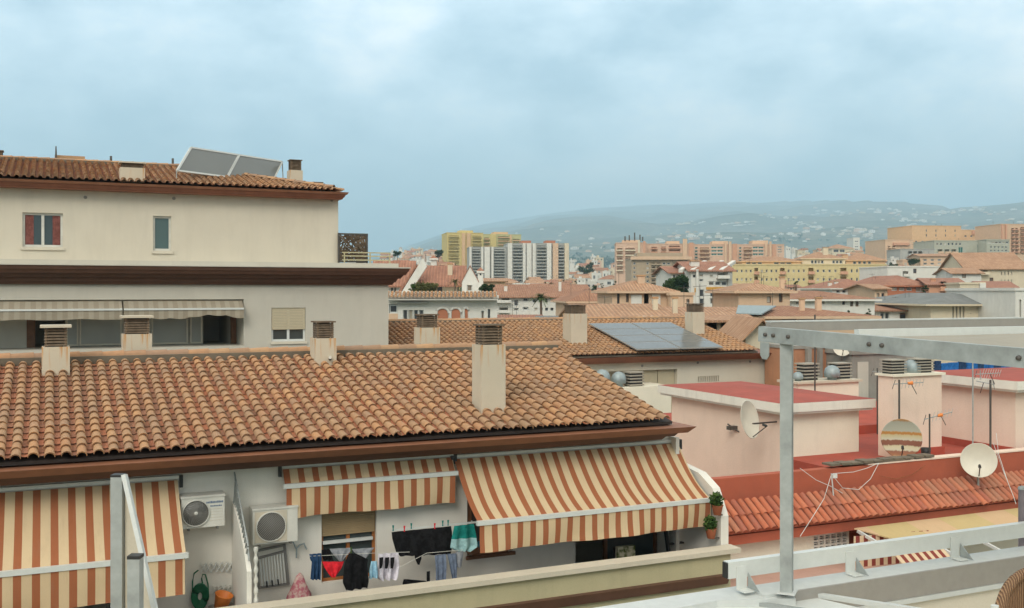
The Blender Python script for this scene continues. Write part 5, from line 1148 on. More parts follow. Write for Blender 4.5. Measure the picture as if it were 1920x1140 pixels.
wt('white and grey slab tower nearest the yellow towers', 880, 950, 464, [(885,900),(926,946)], [(880,884,'w_white'),(902,906,'w_white'),(908,918,'w_white'),(921,925,'w_white')], [])
wt('white slab tower in the middle with balconies on its left side', 951, 1004, 457, [(962,979)], [(952,960,'w_white'),(980,985,'w_white'),(987,996,'w_white'),(998,1004,'w_white')], [(980,998,451,'w_brickred')])
wt('white and cream slab tower at the right end of the row', 1005, 1066, 457, [(1006,1024),(1047,1057)], [(1025,1033,'w_white'),(1036,1046,'w_peach'),(1058,1066,'w_cream')], [(1026,1044,451,'w_brickred')])
# ---- mid-rise blocks of the skyline
bld('salmon mid-rise block with cream balcony bands under a cluster of roof masts', 'apartment block', 1155, 1212, 456, 360, 16, -4, 'w_pink', wins=[(1156,1168,463,510,1,5,.85,.5,'b'),(1171,1192,463,510,1,5,.85,.5,'b')], slabs=[(1196,1200,450,520,'w_cream',.6),(1206,1210,452,520,'w_salmon',.6)], boxes=[(1168,1200,450,'w_peach')], group='pink mid-rise blocks', inset='w_cream')
bld('salmon mid-rise block directly behind the tan block', 'apartment block', 1212, 1302, 458, 365, 16, -4, 'w_pink', wins=[(1220,1233,461,475,1,2,.8,.5,'b'),(1253,1276,459,475,1,2,.9,.6,'b'),(1238,1250,460,490,1,4,.7,.4,'b')], slabs=[(1280,1288,448,520,'w_peach',.8),(1292,1300,455,520,'w_salmon',.4)], boxes=[(1252,1276,452,'w_peach')], group='pink mid-rise blocks', inset='w_salmon')
bld('pink mid-rise block with green glass, above the gabled white house', 'apartment block', 1300, 1384, 459, 370, 16, -4, 'w_pink', wins=[(1302,1309,462,492,1,5,.8,.6,'g'),(1312,1330,462,492,1,4,.95,.45,'b'),(1333,1356,461,480,2,3,.9,.6,'g')], slabs=[(1358,1362,454,510,'w_peach',.8),(1366,1371,453,510,'w_peach',.8),(1374,1382,457,510,'w_salmon',.3)], boxes=[(1338,1368,452,'w_peach')], group='pink mid-rise blocks', inset='w_peach')
bld('pink mid-rise block at the right end of its row, in front of the hillside', 'apartment block', 1384, 1470, 459, 375, 16, -4, 'w_pink', wins=[(1381+4,1391,462,492,1,5,.8,.6,'g'),(1394,1410,462,492,1,4,.95,.45,'b'),(1411,1432,461,480,2,3,.9,.6,'g'),(1457,1467,461,475,1,3,.8,.5,'w')], slabs=[(1434,1438,454,510,'w_peach',.8),(1442,1446,453,510,'w_peach',.8),(1448,1455,458,510,'w_salmon',.3)], boxes=[(1414,1444,451,'w_peach')], group='pink mid-rise blocks', inset='w_peach')
bld('tan office-like block with a pale roof band in front of the salmon blocks', 'apartment block', 1184, 1294, 485, 300, 16, 0, 'w_tan', wins=[(1186,1193,490,540,1,6,.6,.5,'w'),(1210,1218,490,540,1,6,.5,.5,'w'),(1220,1240,490,540,2,6,.7,.45,'b'),(1241,1258,490,540,2,6,.7,.5,'w'),(1260,1290,490,540,2,6,.7,.45,'b')], slabs=[(1182,1296,481,487,'w_peach',1.0)], boxes=[(1198,1284,474,'w_tan')])
bld('long pale yellow apartment block with rows of small windows', 'apartment block', 1373, 1662, 497, 250, 14, -3, 'w_yellow', wins=[(1378,1412,500,548,4,3,.4,.32,'w'),(1414,1422,500,548,1,3,.9,.7,'b'),(1424,1460,500,548,4,3,.4,.32,'w'),(1462,1472,500,548,1,3,.9,.7,'b'),(1474,1512,500,548,4,3,.4,.32,'w'),(1515,1526,500,548,1,3,.9,.7,'b'),(1528,1572,500,548,4,3,.4,.32,'w'),(1575,1588,500,548,1,3,.9,.7,'b'),(1592,1632,500,548,4,3,.35,.4,'w'),(1634,1655,500,535,3,2,.7,.45,'w')], inset='w_salmon')
bld('apricot attic storey with tiled roof on the yellow block, left part', 'attic storey', 1392, 1502, 490, 258, 10, -3, 'w_apricot', 'hip', 481, wins=[(1398,1430,491,496,3,1,.8,.8,'w'),(1450,1485,491,496,3,1,.8,.8,'w')])
bld('apricot attic storey with a wide tiled roof on the yellow block, middle part', 'attic storey', 1503, 1585, 485, 259, 12, -3, 'w_cream', 'hip', 472, wins=[(1520,1545,487,495,4,1,.8,.8,'w'),(1560,1580,487,495,3,1,.8,.8,'w')], chims=[(1553,464,9)])
bld('orange attic storey at the right end of the yellow block', 'attic storey', 1586, 1660, 488, 262, 12, -3, 'w_apricot', 'hip', 474, wins=[(1598,1635,489,496,4,1,.7,.8,'w')], chims=[(1590,478,10)])
th = bld('pale tower-like house stepping up the slope behind the attic storeys', 'house', 1560, 1602, 466, 620, 14, 10, 'w_cream', 'hip', 458, wins=[(1562,1585,467,474,2,1,.8,.7,'w')])
bld('small white building below the hillside, beside the stepped pale house', 'house', 1600, 1612, 446, 700, 14, 0, 'w_white', 'flat', wins=[(1601,1611,450,475,1,5,.6,.4,'w')])
bld('large apricot block on the right skyline, tallest of the orange blocks', 'apartment block', 1710, 1802, 424, 420, 20, 8, 'w_apricot', wins=[(1728,1800,428,446,4,2,.12,.5,'w'),(1712,1760,449,480,4,3,.35,.5,'w')], group='orange skyline blocks')
bld('lower orange block right of the tallest apricot block', 'apartment block', 1800, 1878, 432, 430, 20, 8, 'w_apricot', wins=[(1805,1860,440,446,5,1,.4,.5,'w')], slabs=[(1822,1856,433,440,'w_salmon',.5)], group='orange skyline blocks')
bld('peach block at the left end of the orange skyline blocks', 'apartment block', 1660, 1712, 450, 410, 18, 6, 'w_peach', wins=[(1663,1680,460,480,2,3,.6,.5,'b'),(1690,1710,455,480,2,3,.4,.4,'w')], slabs=[(1674,1704,455,460,'w_salmon',.8)], group='orange skyline blocks')
bld('peach and salmon tower with a grid of windows at the right edge', 'tower block', 1876, 1945, 421, 400, 18, 6, 'w_peach', wins=[(1895,1910,426,475,2,7,.7,.5,'b'),(1912,1940,424,475,2,7,.85,.45,'b')], slabs=[(1877,1880,421,480,'w_salmon',.6),(1884,1887,421,480,'w_salmon',.6)], inset='w_salmon')
bld('grey green block with dark glass bays before the orange skyline blocks', 'apartment block', 1752, 1850, 452, 360, 16, 4, 'w_green', wins=[(1754,1804,454,461,7,1,.5,.7,'w'),(1756,1795,465,490,3,2,.7,.6,'b'),(1797,1806,462,486,1,1,.9,.9,'g'),(1812,1828,470,490,2,2,.7,.5,'w'),(1832,1848,456,486,2,1,.85,.9,'g')], inset='w_peach')
bld('grey green block with a long window strip, left of the peach tower', 'apartment block', 1850, 1893, 450, 355, 16, 4, 'w_green', wins=[(1852,1892,452,457,6,1,.8,.8,'w'),(1855,1890,460,480,5,3,.5,.5,'w')])
bld('grey house with a dark band among trees under the orange blocks', 'house', 1688, 1752, 468, 330, 12, 0, 'w_grey', 'flat', wins=[(1702,1730,470,480,3,1,.8,.8,'b'),(1695,1750,483,497,4,2,.5,.5,'w')])
bld('low peach house under the grey green block', 'house', 1725, 1800, 480, 300, 12, -6, 'w_peach', 'gx', 476, wins=[(1728,1795,484,498,5,2,.5,.5,'w')])
# ---- right middle distance
bld('long white flat-roofed house right of the yellow block', 'house', 1664, 1812, 501, 200, 14, 3, 'w_white', wins=[(1692,1704,508,518,1,1,.9,.9,'b'),(1712,1719,503,513,1,1,.9,.9,'d'),(1762,1782,508,515,2,1,.7,.8,'w'),(1668,1690,515,522,2,1,.5,.6,'w')])
bld('cream house with a broad orange tiled roof at the right edge', 'house', 1812, 1925, 503, 172, 16, -8, 'w_cream', 'gx', 474, wins=[(1836,1852,504,514,1,1,.95,.95,'b'),(1855,1863,520,528,1,1,.9,.9,'d'),(1875,1900,505,535,4,2,.3,.45,'w')])
bld('white annexe with a sloping tiled roof left of the cream house', 'house', 1786, 1840, 512, 165, 10, -8, 'w_white', 'gx', 503, wins=[(1803,1812,513,522,1,1,.8,.8,'d')])
bld('salmon block with a red roof and white framed windows in the right middle distance', 'house', 1660, 1742, 536, 140, 14, 4, 'w_brickred', 'hip', 517, 'roofred', wins=[(1670,1712,538,546,3,1,.75,.8,'w'),(1716,1738,538,548,1,1,.9,.9,'w'),(1670,1740,556,568,3,1,.45,.8,'w')], chims=[(1748,530,9)])
bld('brick red terrace house with a sloping tiled roof beside the grey roofed school', 'house', 1742, 1808, 533, 136, 12, -12, 'w_salmon', 'gx', 522, 'roofred', wins=[(1762,1776,527,545,1,1,.8,.9,'b'),(1778,1800,540,560,2,1,.5,.6,'w')], chims=[(1757,524,8)])
bld('low house with a brown tiled roof and white ground floor near the pergola beam', 'house', 1642, 1748, 582, 100, 12, 4, 'w_white', 'gx', 572, 'roofbrown', wins=[(1650,1668,584,600,2,1,.8,.8,'w'),(1686,1704,586,602,1,1,.9,.9,'d'),(1714,1744,583,603,3,1,.6,.9,'d')])
bld('white terrace house with stepped gables left of the salmon block', 'house', 1640, 1664, 541, 125, 10, 0, 'w_peach', 'gx', 533, wins=[(1642,1660,548,560,2,1,.6,.7,'d')])
bld('cream school wing with square openings under a low grey hipped roof', 'school', 1745, 1905, 571, 95, 18, 3, 'w_cream', 'hip', 549, 'roofgrey', wins=[(1784,1810,573,604,4,1,.45,.9,'w'),(1815,1900,575,600,8,3,.14,.16,'w')], over=.8)
bld('pale yellow house with a white gable above the school roof', 'house', 1800, 1846, 533, 128, 12, -10, 'w_cream', 'flat', slabs=[(1836,1847,531,560,'w_white',.4)])
bld('brown red tiled house right of the pale yellow one', 'house', 1848, 1905, 540, 130, 12, -14, 'w_peach', 'gx', 528, 'roofred', wins=[(1852,1890,543,550,3,1,.5,.6,'w')])
bld('white building with a tall narrow window at the right edge beside the school', 'house', 1904, 1960, 545, 88, 14, 0, 'w_white', 'flat', wins=[(1910,1916,562,598,1,1,.6,1,'w')])
bld('tiled house with red brown gable right of the yellow block', 'house', 1560, 1660, 541, 150, 12, 6, 'w_white', 'hip', 523, 'roofred', wins=[(1566,1655,543,550,8,1,.6,.8,'w')], chims=[(1570,530,6),(1582,528,6)])
bld('low tiled house with white walls between two chimneys', 'house', 1484, 1640, 562, 95, 12, 5, 'w_white', 'hip', 545, 'roofbrown', wins=[(1490,1505,564,572,1,1,.7,.7,'w'),(1538,1548,564,571,1,1,.6,.7,'w'),(1578,1586,564,572,1,1,.7,.9,'d'),(1592,1612,564,575,2,1,.6,.95,'d')])
bld('brown hipped roof house with deep openings, just behind the pergola corner', 'house', 1400, 1632, 594, 64, 9, 4, 'w_peach', 'hip', 573, 'roofbrown', wins=[(1464,1496,597,611,1,1,.9,.9,'o'),(1498,1532,597,611,1,1,.9,.9,'o'),(1536,1566,597,611,1,1,.9,.9,'o'),(1576,1618,597,611,1,1,.9,.9,'o')], chims=[(1524,562,9),(1556,560,10)])
bld('peach rooftop pavilion with a hipped tiled roof, small dish on its wall', 'house', 1385, 1481, 547, 82, 8, 4, 'w_peach', 'hip', 531, wins=[(1437,1447,556,568,1,1,.8,1,'d'),(1460,1468,548,567,1,1,.85,1,'d')], chims=[(1480,521,8)])
bld('peach rooftop pavilion with a pyramid roof and brown shutters, left of the pine', 'house', 1148, 1262, 547, 84, 8, 4, 'w_peach', 'hip', 526, wins=[(1156,1163,549,572,1,1,.7,.9,'d'),(1173,1180,549,568,1,1,.8,.9,'d'),(1207,1217,550,573,1,1,.9,.95,'o')], slabs=[(1183,1203,553,572,'w_white',.1),(1222,1238,552,573,'w_white',.1)], chims=[(1210,518,13)])
bld('small white house right of the peach pavilion, under the pine tree', 'house', 1258, 1300, 554, 82, 8, 0, 'w_peach', 'flat', wins=[(1260,1266,556,570,1,1,.7,.9,'w'),(1286,1294,560,575,1,1,.7,.9,'d')])
bld('long tiled roof directly behind the photovoltaic panels', 'house', 1098, 1250, 597, 60, 9, 4, 'w_cream', 'gx', 571, wins=())
bld('tiled roof with two pale ledges behind the right chimney of the wing', 'house', 1240, 1400, 598, 61, 8, 4, 'w_cream', 'gx', 577, chims=[(1240,560,9),(1278,560,9)], slabs=[(1195,1255,592,594,'w_white',1.2),(1268,1335,592,594,'w_white',1.2)])
bld('low porch house with dark openings right of the photovoltaic panels', 'house', 1322, 1408, 601, 56, 6, 4, 'w_tan', 'gx', 592, wins=[(1326,1346,603,620,1,1,.9,.9,'o'),(1350,1386,603,622,1,1,.9,.9,'o')])
bld('small cream gable behind the pergola corner', 'house', 1398, 1452, 625, 50, 4, 4, 'w_cream', 'gy', 598, wins=())
# solar panels on the brown roof
th = Thing('photovoltaic_array', 'pale grey solar panel frame on the brown roof below the peach pavilion', 'solar panel', W, W.Y(1415, 588, 62)); q = [W.Y(1380, 587, 62.5), W.Y(1428, 588, 62.5), W.Y(1455, 573, 66), W.Y(1384, 572, 66)]; th.part('panel', MB().slab(q, (0,0,-.08)), M['pvc'])
# ---- white gabled house with yellow arches
gh = bld('white house with yellow arched loggia and parallel tiled gables beside the pine', 'house', 1296, 1372, 507, 128, 12, 3, 'w_white', 'gx', 491, 'roofred', wins=[(1298,1306,514,522,1,1,.8,.7,'w'),(1310,1320,512,530,1,2,.7,.5,'w'),(1330,1338,514,522,1,1,.7,.7,'w'),(1344,1364,509,522,1,1,.9,.8,'b'),(1328,1364,527,536,3,1,.9,.9,'w'),(1310,1322,541,575,1,2,.7,.8,'w'),(1330,1341,544,571,1,2,.75,.85,'w')], slabs=[(1302,1309,540,548,'w_ochre',.15),(1324,1361,538,543,'w_ochre',.15),(1343,1349,543,572,'w_ochre',.12),(1350,1358,543,560,'w_ochre',.12),(1304,1308,505,575,'w_white',.5),(1364,1372,507,575,'w_grey',.3)], chims=[(1312,490,16)])
for k, u in enumerate((1276, 1298, 1330, 1352)):
    y = 129; a, b = W.Y(u, 507, y), W.Y(u+26, 492, y+6); gh.part('gable_ridge', MB().beam(Frame(R(3)).Y(u, 508, y-1), Frame(R(3)).Y(u+24, 491, y+7), .5, .4), M['w_white'])
bld('white house wing with a small roof left of the gabled white house', 'house', 1258, 1297, 511, 132, 10, 3, 'w_white', 'gx', 500, 'roofred', wins=[(1260,1294,514,524,4,1,.5,.7,'w')])
# ---- white villa and its neighbours on the left
vl = bld('white villa wing with arched brown screens and a tiled eave, beside the left building', 'villa', 716, 932, 560, 78, 10, 2, 'w_white', 'flat', wins=[(729,746,570,587,1,1,.95,.95,'w'),(755,795,581,606,4,1,.85,1,'w'),(902,908,582,600,1,1,.8,.9,'w'),(914,920,579,600,1,1,.8,.95,'w')], over=.3)
fr = Frame(R(2)); tv = fr.Y(824, HV, 78)[1]; zt = (HV-560)/FP*78
def vX(u): return fr.T(u, HV, tv)[0]
def vZ(v): return (HV-v)/FP*78
cov, pan = MB(), MB(); tiles(cov, pan, (vX(728), tv-.9, vZ(560)), (1,0,0), (0, .93, .36), (0,-.36,.93), vX(934)-vX(728), 1.3, pitch=.3, exp=.42, seg=4, seed=41, rc=.12); vl.part('eave_tiles', cov, M['cover'])
vl.part('eave_slab', MB().box(vX(728), vX(934), tv-.85, tv-.125, vZ(562.5), vZ(561)), M['w_white'])
def arch(th, x0, x1, z0, z1, t, mat, name='arched_screen'):
    r = (x1-x0)/2; mx = (x0+x1)/2; pts = [(x0, t, z0), (x1, t, z0), (x1, t, z1-r)] + [(mx+r*math.cos(a*math.pi/10), t, z1-r+r*math.sin(a*math.pi/10)) for a in range(1, 10)] + [(x0, t, z1-r)]
    s = th.part(name, MB().slab(pts, (0, .08, 0)), M[mat]); k = 1.16
    th.part('arch_trim', MB().tube([(mx+(x-mx)*k, t-.02, z) for x, _, z in pts[2:]] + [(x0-(k-1)*r, t-.02, z0)], .10, 6), M['w_white'])
for u0, u1 in ((820,840),(846,863),(870,877)): arch(vl, vX(u0), vX(u1), vZ(598), vZ(577), tv-.09, 'w_brickred')
vl.part('canopy_bar', MB().box(vX(746), vX(804), tv-.5, tv-.01, vZ(568.5), vZ(567)), M['w_grey']); vl.part('pale_panel', MB().box(vX(729), vX(746), tv-.06, tv-.01, vZ(606), vZ(588)), M['w_peach'])
vl.part('terrace_wall', MB().box(vX(755), vX(932), tv+.28, tv+.45, vZ(560), vZ(547)), M['w_white'])
bld('upper storey of the white villa with a red tiled roof and dark terrace doors', 'villa', 790, 858, 530, 84, 7, 2, 'w_cream', 'gx', 499, 'roofred', wins=[(808,830,534,550,2,1,.9,.9,'d')], chims=[(843,496,9)], over=.7)
bld('white pointed gable of the villa with a small window', 'villa', 866, 897, 527, 83, 6, 2, 'w_white', 'gy', 498, 'roofred', wins=[(875,886,534,546,1,1,.9,.95,'w')], over=.05)
bld('white house with a steep red tiled roof right behind the left building', 'house', 700, 766, 533, 86, 8, 2, 'w_white', 'gx', 490, 'roofred', wins=[(732,744,536,549,2,1,.8,.8,'w')], over=.4)
th = Thing('gable_wall', 'white sloping gable wall between the two red villa roofs', 'wall', fr, (vX(775), tv+5, vZ(548))); kk = 83.5/78
ml = lambda u, v: (vX(u)*kk, tv*kk, vZ(v)*kk)
th.part('gable', MB().slab([ml(752,549), ml(768,549), ml(800,500), ml(793,484)], (0, 1.0, 0)), M['w_white']); th.part('tile_edge', MB().slab([ml(745,549), ml(751,549), ml(782,498), ml(779,498)], (0, .8, 0)), M['roofred'])
bld('small white chimney tower with a tiled cap behind the villa', 'chimney tower', 808, 818, 485, 92, 1.0, 2, 'w_white', 'hip', 479, 'roofred', wins=(), over=.15)
bld('white chimney tower at the right end of the villa', 'chimney tower', 896, 906, 509, 83, .9, 2, 'w_white', 'hip', 501, 'roofred', wins=[(899,903,506+6,517,1,1,.8,.8,'w')], over=.1)
bld('low house with an orange flat roof behind the villa chimney', 'house', 904, 946, 527, 150, 10, 0, 'w_apricot', 'gx', 522, wins=())
bld('long white terrace of houses with a brown tiled roof, left of the centre', 'terraced houses', 928, 1108, 556, 120, 13, 4, 'w_white', 'gx', 534, 'roofbrown', wins=[(930,936,558,566,1,1,.9,.9,'b'),(940,956,558,566,1,1,.9,.9,'b'),(962,974,560,576,1,1,.7,.7,'w'),(979,992,557,566,1,1,.8,.8,'w'),(996,1030,560,568,3,1,.5,.8,'w'),(1036,1070,562,568,4,1,.5,.8,'w'),(936,953,576,585,1,1,.95,.9,'b'),(962,974,577,583,1,1,.8,.9,'w'),(979,992,575,582,1,1,.8,.8,'w'),(1000,1060,576,584,6,1,.6,.8,'w')], chims=[(951,536,6),(1055,528,5)])
bld('brown tiled hip roof left of the peach pavilion', 'house', 1070, 1146, 566, 100, 10, 6, 'w_peach', 'hip', 545, 'roofbrown', wins=[(1075,1090,570,577,2,1,.6,.8,'w'),(1094,1110,570,574,1,1,.9,.8,'o')], chims=[(1106,548,4)])
bld('small tiled garden roof under the palm tree', 'house', 942, 1010, 600, 92, 7, 0, 'w_white', 'gx', 591, 'roofred', wins=())
bld('dark roofed shed right of the palm, against the wing chimney', 'house', 1016, 1060, 598, 90, 7, 0, 'w_white', 'gx', 593, 'roofgrey', wins=())
# ---- filler houses
rnd = random.Random(99); mats = ['w_white','w_white','w_cream','w_peach','w_white','w_pink']
def filler(n, u0, u1, v0, v1, Y0, Y1, where, wp=(18, 46), hp=(9, 20)):
    for i in range(n):
        f = 1-(i+.5)/n; Y = Y0+(Y1-Y0)*f; u = rnd.uniform(u0, u1); v = v1+(v0-v1)*f+rnd.uniform(-3, 3)
        wpx = rnd.uniform(*wp)*(.6+.8*(1-f)); hh = rnd.uniform(*hp)*(.6+.8*(1-f))
        mt = rnd.choice(mats); rt = rnd.choice(['gx','hip','flat','flat','gx']); col = dict(w_white='white', w_cream='cream', w_peach='peach', w_pink='pink')[mt]
        fl = max(1, round(hh/FP*Y/3))
        bld('small %s house %s among %s' % (col, {'gx':'with a pitched tiled roof','hip':'with a hipped tiled roof','flat':'with a flat roof'}[rt], where), 'house', u-wpx/2, u+wpx/2, v, Y, max(5, min(10, wpx/FP*Y*.8)), rnd.uniform(-14, 14), mt, rt, v-min(.17*wpx, 2.2/Y*FP), rnd.choice(['roof','roofred','roofbrown']), over=.25,
            wins=[(u-wpx*.46, u+wpx*.46, v+hh*.06, v+hh*1.05, max(2, int(wpx/FP*Y/3)), fl, rnd.uniform(.35, .55), .5, rnd.choice('wwwb'))], group='small houses among '+where, boxes=[(u-wpx*.3, u-wpx*.05, v-rnd.uniform(2, 5), mt)] if rt == 'flat' else ())
filler(60, 1062, 1190, 482, 556, 190, 900, 'the town below the hills', (12, 30), (8, 16))
filler(55, 716, 850, 466, 498, 300, 1300, 'the trees left of the towers', (10, 22), (4, 9))
filler(30, 1640, 1770, 486, 530, 210, 420, 'the right middle distance', (16, 34))
filler(26, 936, 1090, 522, 536, 170, 330, 'the roofs below the white towers', (16, 36), (8, 14))
filler(26, 1470, 1680, 462, 480, 420, 900, 'the slope behind the yellow block', (10, 26), (5, 10))
filler(22, 1372, 1660, 532, 556, 165, 235, 'the roofs before the yellow block', (16, 34), (8, 14))
filler(24, 1640, 1900, 478, 515, 250, 350, 'the slope under the orange blocks', (14, 32), (7, 14))
filler(14, 1935, 2200, 480, 545, 110, 380, 'the streets beyond the school', (24, 50), (12, 22))
filler(10, 520, 700, 490, 540, 90, 300, 'the streets far left', (24, 50), (12, 22))
# roof clutter: small chimneys and masts on the far roofs are parts above; masts on the salmon block
for k, (u, v) in enumerate(((1172,443),(1180,441),(1190,436),(1200,440),(1205,444))):
    single('roof_mast', 'thin roof mast on the salmon mid-rise block', 'antenna mast', MB().tube([W.Y(u, 452, 364), W.Y(u, v, 364)], .25, 5), M['mast'], W, W.Y(u, 452, 364), 'roof masts on the salmon block')
# ---- houses on the hillside
hm = []
for mt in ('w_cream', 'w_white', 'w_white', 'w_peach', 'w_tan', 'w_white'):
    m = MB(); m.box(-.5, .5, -.4, .4, -.5, .42); m.box(-.28, .22, -.3, .3, .42, .62); m.m = 1; 
    for x in (-.32, -.05, .24): m.box(x-.05, x+.07, -.41, -.401, .05, .28)
    hm.append(m.mesh('hillside_house', [M[mt], M['glass_mid']]))
clusters = [(1110,470,60,22,16),(1260,440,55,16,18),(1290,425,30,8,10),(1380,422,45,8,16),(1440,412,40,5,16),(1500,425,50,14,22),(1560,402,50,6,20),(1585,435,50,14,22),(1660,400,50,8,18),(1700,415,60,10,18),(1770,400,60,7,18),(1850,396,55,7,18),(1780,440,80,14,16),(1620,445,30,12,12),(980,440,60,18,8),(790,474,60,10,22),(1330,450,90,14,22),(1450,448,60,12,14),(1890,410,40,9,8)]
rnd = random.Random(17); cnt = 0
for (u, v, du, dv_, n) in clusters:
    for _ in range(int(n*1.12)):
        uu, vv = rnd.gauss(u, du*.5), rnd.gauss(v, dv_*.5)
        if vv < lerp_tab(CREST, uu)+6: vv = lerp_tab(CREST, uu)+6+rnd.random()*10
        y = hit(uu, vv, 900)
        if y > 10500: continue
        X = (uu-CX)/FP*y; s = rnd.uniform(7, 17)*(1+y/9000)*rnd.uniform(.7, 1.1); ob = bpy.data.objects.new('hillside_house', rnd.choice(hm)); COL.objects.link(ob)
        ob.location = (X, y, ground(X, y)+EZ+s*.12); ob.scale = (s*rnd.uniform(.7, 1.6), s*.8, s*rnd.uniform(.28, .5)); ob.rotation_euler = (0, 0, rnd.uniform(-.5, .5)); cnt += 1
        props(ob, 'tiny pale house scattered on the hazy hillside above the town', 'house', 'white houses on the hillside')

# ------------------------------------------------------------------ trees
def tree(label, u, vtop, vbot, wpx, Y, name='tree', mat='leafdark', dens=1.0, seed=1, lobes=9, cat='tree', leaf=.32):
    x, y, _ = W.Y(u, HV, Y); g = ground(x, y); zt, zb = (HV-vtop)/FP*Y, (HV-vbot)/FP*Y; r = wpx/FP*Y/2; rnd = random.Random(seed)
    th = Thing(name, label, cat, W, (x, y, g)); h = zt-zb; m = MB(); m.tube([(x, y, g-.3), (x+.1, y, (g+zb)/2), (x, y, zb+h*.35)], [.06*h+.05, .045*h+.04, .03*h+.03], 8)
    cr = MB()
    for k in range(lobes):
        a = k*2.4; rr = r*(.15+.55*rnd.random()); zz = zb+h*(.22+.6*rnd.random()); c = (x+rr*math.cos(a), y+rr*math.sin(a)*.8, zz); q = min(r, h)*rnd.uniform(.28, .45)
        m.tube([(x, y, zb+h*.1), ((x+c[0])/2, (y+c[1])/2, (zb+zz)/2+.05*h), c], [.02*h, .015*h, .008*h], 5)
        bush(cr, c, q, int(260*dens), leaf*q/1.2, seed*100+k, .8, .35)
    th.part('trunk', m, M['trunk']); th.part('crown', cr, M[mat]); return th
def palm(label, u, vtop, Y, size, seed=1):
    x, y, _ = W.Y(u, HV, Y); g = ground(x, y); zt = (HV-vtop)/FP*Y-size*.35; rnd = random.Random(seed); th = Thing('palm_tree', label, 'palm tree', W, (x, y, g))
    th.part('trunk', MB().tube([(x, y, g-.2), (x+.15, y, (g+zt)/2), (x, y, zt)], [size*.13, size*.1, size*.08], 8), M['trunk']); cr = MB()
    for k in range(34):
        a = k*2.399; el = rnd.uniform(-.35, 1.2); L = size*rnd.uniform(.8, 1.05); d = Vector((math.cos(a)*math.cos(el), math.sin(a)*math.cos(el), math.sin(el))); side = d.cross(Vector((0,0,1))).normalized(); prev = Vector((x, y, zt))
        for s in range(7):
            f = (s+1)/7; p = Vector((x, y, zt)) + d*L*f - Vector((0,0,1))*L*.55*f*f
            for sg in (-1, 1):
                for q in (0, .5):
                    o = prev.lerp(p, q); cr.face([o, prev.lerp(p, q+.35), o + side*sg*L*.24*(1-f*.6) - Vector((0,0,L*.06)) + d*L*.08])
            prev = p
    th.part('crown', cr, M['leafolive'] if seed % 2 else M['leaf']); return th
tree('dark rounded pine standing beside the gabled white house', 1272, 515, 562, 62, 112, 'pine_tree', seed=3, lobes=16, dens=1.2)
tree('tall dark slender conifer beside the yellow block, right of the peach pavilion', 1491, 512, 570, 12, 110, 'conifer_tree', seed=4, lobes=10, dens=.5)
palm('round headed palm in front of the white terrace of houses', 1014, 549, 100, 1.35, 2)
palm('small palm on the villa terrace beside the pointed gable', 853, 523, 81, .75, 3)
tree('olive green shrubs along the villa terrace', 795, 530, 552, 64, 80.5, 'shrub', 'leafolive', seed=5, lobes=14, cat='shrub', dens=.7)
tree('yellowish bush at the left end of the villa terrace', 773, 531, 550, 18, 80.2, 'shrub', 'leaf', seed=15, lobes=6, cat='shrub', dens=.7)
tree('dark shrub right of the villa gable', 912, 530, 552, 34, 80.5, 'shrub', 'leafdark', seed=6, lobes=8, cat='shrub', dens=.7)
tree('green shrub in the porch opening right of the photovoltaic panels', 1372, 602, 624, 16, 55, 'shrub', 'leaf', seed=7, lobes=6, cat='shrub', dens=.7)
for i, (u, a, b, w_, Y, lb) in enumerate(((1078,522,545,9,170,'small dark cypress left of the tiny houses below the hills'),(1115,532,548,16,160,'dark round tree under the small houses right of the white towers'),(1129,528,548,9,158,'narrow dark cypress right of the dark round tree'),(1151,524,545,10,165,'dark cypress just left of the peach pavilion roof'),(745,470,482,20,420,'dark tree left of the far trees by the perforated screen'),(822,468,486,26,430,'broad dark tree just left of the yellow tower'),(1100,490,515,34,600,'hazy green tree clump right of the white towers'),(1712,485,497,34,300,'dark tree beside the grey house under the orange blocks'),(1672,492,500,26,260,'dark bush at the end of the yellow block'),(1628,575,600,14,88,'dark bush by the low brown roofed house'),(1735,533,552,14,118,'brown green tree in front of the salmon block'),(1590,575,600,16,90,'green tree behind the brown hipped roof'))):
    tree(lb, u, a, b, w_, Y, seed=20+i, lobes=7, dens=.6)
# far woods: one mass nobody could count
wd_ = MB(); rnd = random.Random(44); n = 0
while n < 2600:
    y = 420*(9.0**rnd.random()); u = rnd.uniform(690, 1960); X = (u-CX)/FP*y
    if mn.noise(Vector((X/160, y/160, 2.2))) < -.05: continue
    z = ground(X, y); s = rnd.uniform(3, 6.5)*(1+y/5000); n += 1
    for k in range(7):
        a = Vector((rnd.gauss(0,1), rnd.gauss(0,1), rnd.gauss(0,1))).normalized(); b = a.cross(Vector((rnd.gauss(0,1), rnd.gauss(0,1), .4))).normalized(); c = Vector((X+rnd.uniform(-s, s)*.8, y+rnd.uniform(-s, s)*.5, z+s*rnd.uniform(.2, .9))); l = s*.6
        wd_.face([c-a*l, c-b*l*.7, c+a*l, c+b*l*.7])
single('distant_woods', 'scattered hazy trees covering the slopes behind the town', 'woods', wd_, M['leafdark'], W, (0,0,0), kind='stuff')
# ------------------------------------------------------------------ haze
hb = MB().box(-15400, 15400, -15400, 15400, -15.5, 1420)
hz_ = bpy.data.materials.new('pale_haze'); hz_.use_nodes = True; nt = hz_.node_tree
for x in list(nt.nodes): nt.nodes.remove(x)
out = nd(nt, 'ShaderNodeOutputMaterial'); pv = nd(nt, 'ShaderNodeVolumePrincipled'); pv.inputs['Color'].default_value = (*HAZEC, 1); pv.inputs['Density'].default_value = HAZED; pv.inputs['Anisotropy'].default_value = .0
lk(nt, pv.outputs[0], out.inputs['Volume'])
single('haze', 'thin bluish haze filling the air over the town', 'haze', hb, hz_, W, (0,0,0), kind='stuff')
